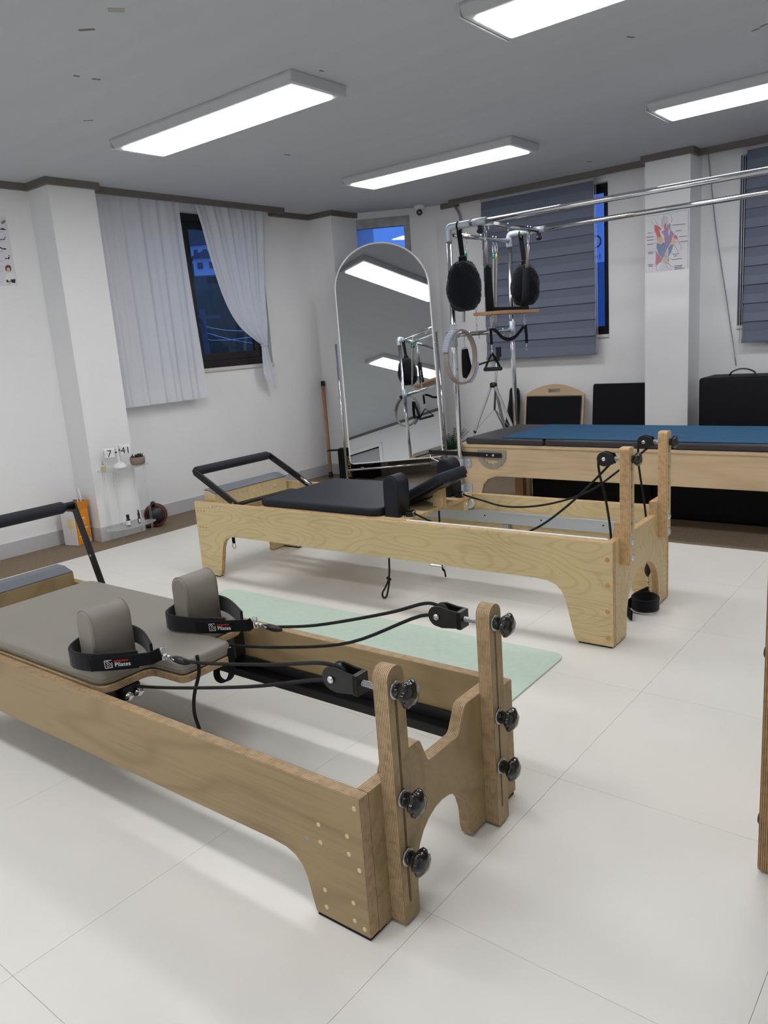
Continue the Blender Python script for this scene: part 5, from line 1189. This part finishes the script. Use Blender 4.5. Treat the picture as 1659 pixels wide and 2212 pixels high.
tb = thing('tripod_bag', 'slim black carry bag leaning on the wall behind the tripod', 'bag', (-3.36, 5.80, 0)); tb.rotation_euler = (-math.radians(8), math.radians(6), 0)
MB().loft([[(r*math.cos(2*math.pi*j/16)*.065+.04*sk, r*math.sin(2*math.pi*j/16)*.045, z) for j in range(16)] for z, r, sk in ((.0, .8, .0), (.02, 1, 0), (.25, 1.08, .0), (.45, .95, .4), (.62, .8, .3), (.70, .7, 0), (.72, .5, 0))], 0, True).build('bag_body', 'black_fabric', tb)
bm_ = thing('folded_mat', 'thick black folded mat stored under the trapeze table', 'mat', (-2.46, 4.60, 0))
for k in range(2): MB().pad(rp(rect(.815*k, .81+.815*k, 0, .26), .02, 3), .002, .268, .02).build('mat_fold', 'charcoal_leather', bm_)
# ------------------------------------------------------------------ plant behind the mirror
pn = px(975, 950, 1, 5.72); pt_ = thing('potted_fern', 'feathery green plant in a pot half hidden by the mirror edge', 'plant', (pn.x+.0, 5.72, 0))
MB().lathe([(.06, 0), (.075, .02), (.09, .20), (.085, .20), (.08, .185), (.001, .18)], n=22).build('pot', 'pot_white', pt_)
rnd = random.Random(3)
for k in range(34):
    a = rnd.uniform(0, 2*math.pi); ln = rnd.uniform(.16, .27); el = rnd.uniform(.5, 1.35); pts_ = []
    for i in range(6):
        s_t = i/5; pts_.append(V(math.cos(a)*ln*s_t*math.cos(el)+.02*math.cos(a), math.sin(a)*ln*s_t*math.cos(el)+.02*math.sin(a), .185+ln*s_t*math.sin(el)-.05*s_t**2))
    mb = MB(); mb.tube(pts_, [.002, .0018, .0015, .0012, .001, .0006], 4)
    for i in range(1, 6):
        for sg in (-1, 1):
            for fr2 in (.0, .5):
                p0 = Vector(pts_[i]).lerp(Vector(pts_[i-1]), fr2); sd = Vector((-math.sin(a), math.cos(a), 0))*sg; e_ = p0+sd*.032*(1.1-i*.12)+V(0, 0, .012); u_ = (Vector(pts_[i])-Vector(pts_[i-1])).normalized()*.004
                mb.add([p0-u_, e_, p0+u_], [(0, 1, 2)])
    mb.build('frond', 'leaf_green', pt_, recalc=False)
# ------------------------------------------------------------------ clear side table and what stands on it
ax0, ax1, ay0, ay1 = -4.655, -4.505, 2.775, 3.005
zt_ = px(250, 1016, 0, ax1).z; zs_ = px(269, 1143, 0, ax1).z
st = thing('side_table', 'oval clear acrylic two-tier stand in front of the pillar', 'table', ((ax0+ax1)/2, (ay0+ay1)/2, 0))
ov = [(.088*math.cos(2*math.pi*i/36), .185*(abs(math.sin(2*math.pi*i/36))**.9)*(1 if math.sin(2*math.pi*i/36) > 0 else -1)) for i in range(36)]
for z in (zt_-.006, zs_-.006): MB().prism(ov, 'z', z, z+.006).build('shelf', 'clear_acrylic', st, bevel=.001)
for dx in (-.066, .066):
    for dy in (-.115, .115):
        MB().tube([(dx, dy, .002), (dx, dy, zs_-.0065)], .007, 10).tube([(dx, dy, zs_+.0005), (dx, dy, zt_-.0065)], .007, 10).build('leg', 'clear_acrylic', st)
fc = thing('flip_clock', 'white flip clock reading 7 41 on the clear stand', 'clock', (-4.575, 2.865, zt_), math.radians(52))
MB().lathe([(.042, 0), (.044, .006), (.040, .02), (.026, .033), (.010, .039)], n=26).build('base', 'white_gloss', fc)
MB().box((-.008, -.010, .034), (.008, .010, .150)).build('stem', 'white_gloss', fc, bevel=.003); MB().box((-.034, -.012, .150), (.034, .012, .158)).build('top_bar', 'white_gloss', fc, bevel=.003)
for sg, tx in ((-1, '7'), (1, '41')):
    x0, x1 = (.018, .085); x0, x1 = (sg*x0, sg*x1) if sg > 0 else (-x1, -x0)
    zc_ = .105 if sg < 0 else .118
    d_ = MB().prism(rp([(-.030, zc_-.034), (.030, zc_-.034), (.030, zc_+.034), (-.030, zc_+.034)], .014, 4), 'x', x0, x1).build('drum', 'white_gloss', fc, bevel=.002)
    MB().lathe([(.022, 0), (.022, -.003), (.012, -.004), (.001, -.004)], (x0, 0, zc_), 'x', 18).build('dial', 'black_plastic', d_)
    MB().tube([(0, 0, zc_), (x0 if sg > 0 else x1, 0, zc_)], .006, 10).build('axle', 'black_plastic', fc)
    text('digits', tx, .062, 'print_dark', ((x0+x1)/2, -.0306, zc_-.022), (1, 0, 0), (0, 0, 1), d_, .0004, 'CENTER')
    MB().box((x0+.004, -.0304, zc_-.0005), (x1-.004, -.0300, zc_+.0005)).build('flap_line', 'print_grey', d_)
pv = thing('perfume_bottle', 'square pale yellow glass bottle with slim grey cap on the clear stand', 'bottle', (-4.565, 2.735, zt_), math.radians(45))
MB().box((-.014, -.010, 0), (.014, .010, .038)).build('glass', 'perfume', pv, bevel=.003); MB().tube([(0, 0, .038), (0, 0, .066)], .0055, 12).build('cap', 'grey_plastic', pv)
sp2 = thing('potted_succulent', 'dark succulent in a round clay coloured bowl on the clear stand', 'plant', (-4.578, 3.005, zt_))
MB().lathe([(.040, 0), (.047, .008), (.050, .030), (.049, .052), (.045, .052), (.044, .044), (.001, .042)], n=26).build('bowl', 'pot_clay', sp2)
rnd = random.Random(5); mb = MB()
for k in range(26):
    a, r_ = rnd.uniform(0, 6.28), rnd.uniform(0, .034); c = V(r_*math.cos(a), r_*math.sin(a), .045); mb.tube([c, c+V(.006*math.cos(a), .006*math.sin(a), rnd.uniform(.014, .03))], [.006, .003], 6)
mb.build('leaves', 'succulent', sp2)['kind'] = 'stuff'
for nm, x, y, h, r_, lb, dp in (('essence_bottle', -4.565, 2.86, .052, .0145, 'brown bottle with black cap and white label on the lower clear shelf', 0), ('dropper_bottle', -4.565, 2.945, .045, .0105, 'slim dark dropper bottle on the lower clear shelf', 1)):
    t_ = thing(nm, lb, 'bottle', (x, y, zs_))
    MB().lathe([(r_*.9, 0), (r_, .003), (r_, h*.8), (r_*.55, h), (r_*.55, h+.004)], n=18).build('glass', 'amber_glass', t_)
    MB().lathe([(r_*.75, h+.003), (r_*.75, h+.024), (r_*.6, h+.026)], n=16).build('cap', 'black_plastic', t_)
    if dp: MB().lathe([(r_*.42, h+.026), (r_*.45, h+.042), (r_*.2, h+.048)], n=12).build('dropper_bulb', 'black_plastic', t_)
    mb = MB(); rng = range(-5, 6) if not dp else range(0, 5)
    mb.loft([[(r_*1.02*math.cos(math.radians(-55+18*i)), r_*1.02*math.sin(math.radians(-55+18*i)), z) for i in rng] for z in (h*.12, h*.72)], 0, True, False); lb_ = mb.build('label', 'print_white', t_, recalc=False)
# ------------------------------------------------------------------ gift carton with goblets, beside the pillar
ob_ = thing('carton', 'open orange and white carton on the carpet beside the pillar', 'box', (-4.850, 2.545, 0), math.radians(12))
w_, d_, h_ = .122, .122, .235
mb = MB(); th_ = .003
bs = MB().box((0, 0, .0015), (w_, d_, .005)).build('bottom', 'brown_card', ob_)
MB().box((0, 0, .0), (w_, th_, h_)).build('front_face', 'white_card', ob_); MB().box((w_-th_, th_, .0), (w_, d_, h_)).build('side_face', 'orange_card', ob_); MB().box((0, d_-th_, 0), (w_-th_, d_, h_+.055)).build('back_face', 'brown_card', ob_); MB().box((0, th_, 0), (th_, d_-th_, h_+.02)).build('side_face', 'brown_card', ob_)
MB().bar((w_-.001, d_/2, h_), (w_+.02, d_/2, h_+.06), d_, .003, (1, 0, 0)).build('flap', 'orange_card', ob_)
fp = bpy.data.objects['front_face']
q = [(w_*.62+.026*math.cos(2*math.pi*i/20), -.0006, .15+.040*math.sin(2*math.pi*i/20)) for i in range(20)]; MB().add(q, [list(range(20))]).build('print_goblet', 'yellow_print', fp, recalc=False)
MB().add([(w_*.60, -.0006, .06), (w_*.64, -.0006, .06), (w_*.64, -.0006, .118), (w_*.60, -.0006, .118)], [(0, 1, 2, 3)]).build('print_stem', 'yellow_print', fp, recalc=False)
sfc = [o__ for o__ in ob_.children if o__.name.startswith('side_face')][0]
for z, l_w in ((.175, .07), (.108, .08), (.058, .075)): MB().box((w_+.0002, .02, z), (w_+.0006, .02+l_w, z+.006)).build('print_band', 'print_white', sfc)
for z in (.17, .162, .145, .138, .10, .092, .084, .05, .043): MB().box((w_+.0002, .025, z), (w_+.0006, .092, z+.002)).build('print_line', 'yellow_print', sfc)
MB().box((w_+.0002, .060, .012), (w_+.0006, .112, .036)).build('barcode_field', 'print_white', sfc)
mb = MB(); rnd = random.Random(2); y = .064
while y < .106: 
    wd = rnd.choice((.0012, .002, .003)); mb.box((w_+.0007, y, .016), (w_+.0009, y+wd, .035)); y += wd+rnd.choice((.0015, .0025))
mb.build('barcode', 'print_dark', sfc)
Rz = Matrix.Rotation(math.radians(12), 3, 'Z')
for k, (lx, ly) in enumerate(((.032, .05), (.078, .052))):
    g_ = thing('goblet', 'clear plastic goblet standing upside down in the open carton', 'goblet', Vector(ob_.location)+Rz @ V(lx, ly, .006), 0, 'goblets in the carton')
    MB().lathe([(.020, 0), (.021, .12), (.012, .16), (.004, .18), (.004, .235)], n=16).build('cup', 'clear_acrylic', g_); MB().lathe([(.004, .2355), (.021, .245), (.022, .248), (.001, .249)], n=18).build('foot', 'clear_acrylic', g_)
pd = thing('paddle', 'white plastic paddle with a slotted handle standing in the carton', 'paddle', Vector(ob_.location)+Rz @ V(.088, .096, .006))
MB().box((-.022, -.003, 0), (.022, .003, .25)).build('blade', 'white_gloss', pd, bevel=.002)
mb = MB(); mb.tube([(.020*math.sin(2*math.pi*i/24)*(1-.35*(math.cos(2*math.pi*i/24)*-.5+.5)*0), 0, .305+.062*math.cos(2*math.pi*i/24)) for i in range(24)], .0055, 8, True); mb.tube([(-.014, 0, .285), (.014, 0, .325)], .003, 6); mb.build('handle', 'white_gloss', pd)
# ------------------------------------------------------------------ black ball behind the stand
bc = Vector((-4.70, 3.17, .088)); bl2 = thing('exercise_ball', 'small black ball with a red ring and stub handle on the carpet', 'ball', (bc.x, bc.y, 0))
MB().sphere((0, 0, .088), .082, 26, 16).build('shell', 'ball_black', bl2)
ta = (CAM-bc).normalized(); ta = (ta+V(.25, -.3, -.1)).normalized()
MB().torus(V(0, 0, .088)+ta*.042, .071, .004, ta, 30, 8).build('red_ring', 'red_rubber', bl2)
MB().lathe([(.016, .075), (.013, .092), (.017, .100), (.016, .108), (.006, .11)], (0, 0, .088), 'z', 14, R=Matrix.Rotation(math.radians(20), 3, 'X') @ Matrix.Rotation(math.radians(18), 3, 'Y')).build('stub_handle', 'ball_black', bl2)
MB().lathe([(.014, 0), (.016, .01), (.010, .02)], (-.02, -.06, .001), 'z', 12).build('stub_foot', 'ball_black', bl2)
# ------------------------------------------------------------------ outside: dark wooded slope and a few houses in the dusk
def hz(x, y): return -4+.50*max(0, -x-14)*.62+1.6*math.sin(y*.13)+.9*math.sin(x*.21+y*.3)
def hf(u, v):
    x = -14-60*u; y = -20+90*v; return (x, y, hz(x, y))
hl = MB().sheet(hf, 30, 40).build('hillside', 'hill_green'); hl['kind'] = 'structure'
rnd = random.Random(11)
def tree(x, y, s, lb):
    t_ = thing('tree', lb, 'tree', (x, y, hz(x, y)-.3), 0, 'trees on the dark slope')
    MB().tube([(0, 0, 0), (0, 0, 1.6*s)], .12*s, 6).build('trunk', 'house_roof', t_); mb = MB()
    for k in range(5):
        c = V(rnd.uniform(-.7, .7)*s, rnd.uniform(-.7, .7)*s, (1.8+rnd.uniform(0, 1.6))*s); r_ = rnd.uniform(.7, 1.15)*s; mb.sphere(c, (r_, r_, r_*.85), 9, 6)
    o_ = mb.build('crown', 'tree_green', t_)
TS_ = []; HS_ = [tuple(px(*q)[:2]) for q in ((437, 560, 0, -33), (448, 570, 0, -27), (522, 722, 0, -22))]
for k in range(400):
    x = -17-rnd.random()*30; y = (-x)*rnd.uniform(.76, .98)
    if any((x-a)**2+(y-b_)**2 < 30 for a, b_ in HS_) or len(TS_) >= 18 or any((x-a)**2+(y-b_)**2 < 27 for a, b_ in TS_): continue
    TS_.append((x, y)); tree(x, y, rnd.uniform(.9, 1.35), 'dark round tree on the slope outside the curtained window')
def house(x, y, z, w, h, rz, lb):
    t_ = thing('house', lb, 'house', (x, y, z), rz); MB().box((-w/2, -w/3, 0), (w/2, w/3, h)).build('walls', 'house_white', t_); MB().prism([(-w/2-.2, h), (w/2+.2, h), (0, h+w*.28)], 'y', -w/3-.2, w/3+.2).build('roof', 'house_roof', t_)
    for q in (-.25, .2): MB().box((q*w-.1*w, -w/3-.05, h*.4), (q*w+.1*w, -w/3, h*.75)).build('window_pane', 'house_roof', t_)
d = px(437, 560, 0, -33); house(d.x, d.y, d.z-.2, 1.0, .85, .8, 'pale house high on the slope beside the window frame')
d = px(448, 570, 0, -27); house(d.x, d.y, d.z-.5, 1.1, .7, .8, 'second pale house below the first on the slope')
d = px(522, 722, 0, -22); house(d.x, d.y, d.z-.6, 1.7, .55, .8, 'small white house low on the slope by the wires')
UX = -15.0; u0 = px(440, 700, 0, UX)
up_ = thing('utility_pole', 'utility pole carrying thin power lines across the dark slope', 'utility pole', (u0.x, u0.y, hz(u0.x, u0.y)-.2))
zz_ = u0.z-up_.location.z
MB().tube([(0, 0, 0), (0, 0, zz_+.35)], [.09, .06], 8).build('post', 'wire_dark', up_); MB().box((-.04, -.5, zz_+.12), (.04, .5, zz_+.2)).build('cross_arm', 'wire_dark', up_)
for a, b_ in (((455, 708), (520, 712)), ((456, 722), (540, 738)), ((458, 735), (530, 727))):
    p0, p1 = px(*a, 0, UX)-Vector(up_.location), px(*b_, 0, UX)-Vector(up_.location); dd = p1-p0
    MB().tube([V(0, 0, p0.z+.05), p0, p0+dd*.5-V(0, 0, .04), p0+dd*2.5], .009, 5).build('wire', 'house_white', up_)
# grey framed panel on the right wall (caught in the mirror)
wpn = thing('wall_panel', 'grey rounded panel with brown lower edge hung on the wall by the door', 'wall panel', (XR, 1.25, 1.45))
MB().prism(rp(rect(-.42, .42, -.20, .20), .06, 5), 'x', -.03, 0).build('panel', 'plate_grey', wpn, bevel=.004); MB().box((-.034, -.40, -.235), (0, .40, -.201)).build('lower_edge', 'pole_wood', wpn, bevel=.003)

# neighbouring building seen through the slit beside the blind
NB = thing('building', 'blue grey neighbouring building beyond the blind slit', 'building', (-5.2, 11.0, -6))
nz_ = px(1300, 566, 1, 11.0).z+6
MB().box((-4, 0, 0), (3.2, 5, nz_)).build('walls', 'far_wall', NB)
for k in range(6):
    for zz_ in (nz_-1.5, nz_-3.2): MB().box((-3.4+k*1.05, -.04, zz_), (-2.75+k*1.05, -.001, zz_+1.1)).build('window_pane', 'house_roof', NB)
